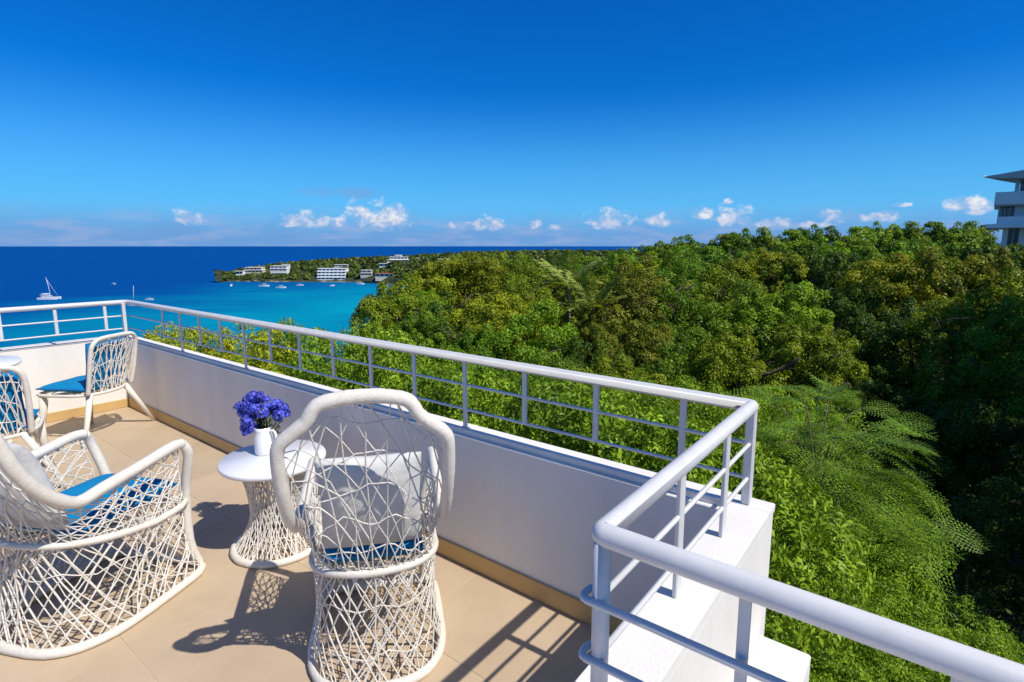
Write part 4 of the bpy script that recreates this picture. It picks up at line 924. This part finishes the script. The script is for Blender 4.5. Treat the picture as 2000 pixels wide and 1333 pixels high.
# far hills of woods behind the forest, beyond the bay
# ------------------------------------------------------------------ boats
def hull_mesh(L_, W, H, mt, name='hull'):
    b = MB(); n = 10; vs = []; fs = []
    for i in range(n + 1):
        t = i / n; w = W / 2 * (1 - max(0, (t - .45) / .55) ** 2.2) * (.85 + .15 * min(1, t / .2)); sh = H * (1 + .35 * t * t); x = -L_ / 2 + L_ * t
        vs += [(x, -w, sh), (x, -w * .75, -.15), (x, 0, -.4), (x, w * .75, -.15), (x, w, sh)]
    for i in range(n):
        for j in range(4): a = i * 5 + j; fs.append((a, a + 1, a + 6, a + 5))
        fs.append((i * 5 + 4, i * 5, i * 5 + 5, i * 5 + 9))
    fs.append((0, 1, 2, 3, 4)); b.add(vs, fs); return b
def motorboat(px, py, L_, ang, label):
    p = onz(px, py, -40); o = empty('motorboat', p, ang, label=label, cat='boat', group='small boats in the bay')
    hull_mesh(L_, L_ * .3, L_ * .11, M['boat']).build('hull', M['boat'], o)
    b = MB(); b.box(-L_ * .12, L_ * .16, -L_ * .1, L_ * .1, L_ * .1, L_ * .24, .1); b.build('cabin', M['boat'], o)
    b = MB(); b.box(-L_ * .121, L_ * .165, -L_ * .104, L_ * .104, L_ * .155, L_ * .2); b.build('window', M['boatdark'], o)
    b = MB(); b.box(-L_ * .16, L_ * .2, -L_ * .12, L_ * .12, L_ * .241, L_ * .26); b.build('canopy', M['boat'], o)
for a in [(222, 556, 7, .3, 'small white boat alone on the open blue water'), (452, 559, 8, 2.6, 'small white boat nearest the headland tip'), (516, 560, 11, .7, 'white motorboat below the cream headland house'), (549, 563, 10, .7, 'lowest white motorboat in the bay'),
          (586, 558, 7, .9, 'white boat left of the hotel front'), (649, 559, 6, 1.4, 'tiny white boat in front of the hotel'), (704, 556, 9, .6, 'pale boat moored by the beach'), (292, 586, 6, .8, 'small boat right behind the railing corner')]: motorboat(*a)
def catamaran():
    p = onz(97, 585, -40); o = empty('catamaran', p, YAW + R(8), label='white sailing catamaran with a bare mast on the left', cat='sailboat')
    for s in (-1, 1): b = hull_mesh(18, 2.0, 1.9, M['boat']); b.xf(Matrix.Translation((0, s * 3.3, 0))); b.build('hull', M['boat'], o)
    b = MB(); b.box(-8, 3, -3, 3, 1.3, 1.9, .1); b.build('deck', M['boat'], o)
    b = MB(); b.box(-6, 1.5, -2.6, 2.6, 1.9, 3.6, .4); c = b.build('cabin', M['boat'], o); b = MB(); b.box(-5.4, 1.53, -2.63, 2.63, 2.6, 3.15); b.build('window', M['boatdark'], c)
    b = MB(); b.box(-7, -1, -2.4, 2.4, 4.6, 4.8); b.build('bimini', M['boat'], o)
    for x, y in ((-6.8, -2.2), (-6.8, 2.2), (-1.2, -2.2), (-1.2, 2.2)): b = MB(); b.tube([(x, y, 1.9), (x, y, 4.6)], .09, 6); b.build('bimini_post', M['alum'], o)
    b = MB(); b.tube([(1.2, 0, 1.9), (.4, 0, 12), (-1.0, 0, 21)], [.3, .25, .15], 8); b.build('mast', M['boat'], o)
    b = MB(); b.tube([(1.0, 0, 5.3), (-7, 0, 5.6)], .35, 8); b.build('boom', M['boat'], o)
    b = MB(); b.tube([(8.6, 0, 2.0), (-.6, 0, 19)], .1, 6); b.build('furled_jib', M['boat'], o); o.scale = (.78, .78, .82)
catamaran()
def sloop():
    p = onz(252, 597, -40); o = empty('sailboat', p, YAW + R(-10), label='small sailboat whose mast shows above the railing corner', cat='sailboat')
    hull_mesh(11, 3.2, 1.1, M['boat']).build('hull', M['boat'], o)
    b = MB(); b.box(-2, 2.4, -1, 1, 1.1, 1.8, .25); b.build('cabin', M['boat'], o)
    b = MB(); b.tube([(3.4, 0, 1.1), (4.6, 0, 8), (5.2, 0, 14)], [.16, .13, .1], 8); b.build('mast', M['boat'], o)
    b = MB(); b.tube([(3.5, 0, 2.8), (-2.5, 0, 2.9)], .16, 8); b.build('boom', M['boat'], o)
sloop()

# ------------------------------------------------------------------ white building on the right
def building():
    D = 76; A = at(1953, 481, D); hd = Vector((A.x, A.y, 0)).normalized(); RZb = math.atan2(hd.y, hd.x) - math.pi / 2; xd = Vector((hd.y, -hd.x, 0))
    def hit(px, py): q = ray(px, py); return CP + q * ((A - CP).dot(hd) / q.dot(hd))
    o = empty('white_building', (A.x, A.y, 0), RZb, label='white modern building with sweeping flat roof and balconies at the right edge', cat='building')
    X = lambda px: (hit(px, 400) - A).dot(xd)
    def Z(py, px=1960): return hit(px, py).z
    def part(name, mt, x0, x1, y0, y1, z0, z1, par=None, bev=0): b = MB(); b.box(x0, x1, y0, y1, z0, z1, bev); return b.build(name, M[mt], par or o)
    xr = X(2200)
    # roof: thin wedge that thickens to the right
    b = MB(); yf, yb = -3.2, 9; pr = [(X(1916), Z(348) - .02, Z(348) + .06), (X(1945), Z(352.0), Z(344.5)), (X(1985), Z(354), Z(340)), (xr, Z(358), Z(322))]; vs = []
    for (x, z0, z1), yb in zip(pr, (yf + .1, yf + 3.5, yf + 9, yf + 12)): vs += [(x, yf, z0), (x, yf, z1), (x, yb, z1 + .1), (x, yb, z0)]
    fs = [(0, 1, 2, 3)[::-1]]
    for i in range(3):
        for j in range(4): fs.append((i * 4 + j, i * 4 + (j + 1) % 4, i * 4 + 4 + (j + 1) % 4, i * 4 + 4 + j))
    fs.append((12, 13, 14, 15)); b.add(vs, fs); b.build('roof', M['soffit'], o)
    part('wall', 'house', X(1979), X(1987), -.2, 8, Z(378), Z(354)); part('wall', 'house', X(2030), xr, .3, 8, Z(378), Z(355))
    g = part('window', 'glass', X(1988), X(2030), .6, .7, Z(377), Z(356)); 
    for q in range(5): part('mullion', 'house', X(1988 + 9 * q), X(1989 + 9 * q), .5, .58, Z(377), Z(356), g)
    part('curtain', 'curtain', X(1994), X(1999), .75, .85, Z(377), Z(356), g)
    part('balcony', 'house', X(1942), xr, -2.6, -2.4, Z(401.5), Z(378)); part('balcony', 'house', X(1942), X(1944.5), -2.4, 3, Z(401.5), Z(378.2)); part('floor_slab', 'soffit', X(1942.5), xr, -2.39, 8, Z(404), Z(401))
    part('wall', 'house', X(1951), X(1954), 0, 8, Z(446), Z(404)); part('wall', 'house', X(1983), xr, 0, 8, Z(446), Z(404))
    g = part('window', 'glass', X(1954.2), X(1982.8), .5, .6, Z(425), Z(404.2)); part('curtain', 'curtain', X(1955), X(1959), .35, .42, Z(425), Z(404.4), g)
    for q in (1963.5, 1973): part('mullion', 'house', X(q), X(q + 1.2), .36, .46, Z(425), Z(404.4), g)
    part('balcony', 'house', X(1953), xr, -2.4, -2.2, Z(446), Z(425)); part('floor_slab', 'house', X(1930), xr, -3.0, 8, Z(446.5), Z(439))
    part('wall', 'house', X(1965), X(1976), -.6, 6, Z(500), Z(446.8)); part('wall', 'house', X(1998), xr, .4, 8, Z(500), Z(446.8))
    g = part('window', 'glass', X(1976), X(1998), .6, .7, Z(500), Z(446.8)); part('mullion', 'house', X(1986), X(1987.3), .5, .58, Z(500), Z(447), g)
    part('wall', 'house', X(1966), xr, .0, 8, -8, Z(500))
building()
def grey_roof_house():
    p = at(1945, 486, 66); o = empty('small_house', (p.x, p.y, ground(p.x, p.y)), YAW, label='small grey-roofed house half hidden in trees below the white building', cat='house'); h = p.z - o.location.z
    b = MB(); b.box(-1.7, 3.6, .3, 5, -1, h - .5); b.build('wall', M['house'], o)
    b = MB(); b.box(-2.1, 4.0, -.2, 5.4, h - .5, h); b.build('roof', M['roofgrey'], o)
    for x in (-1.0, .8, 2.5): b = MB(); b.box(x - .5, x + .5, .22, .32, h - 2.2, h - .9); b.build('window', M['glass'], o)
grey_roof_house()
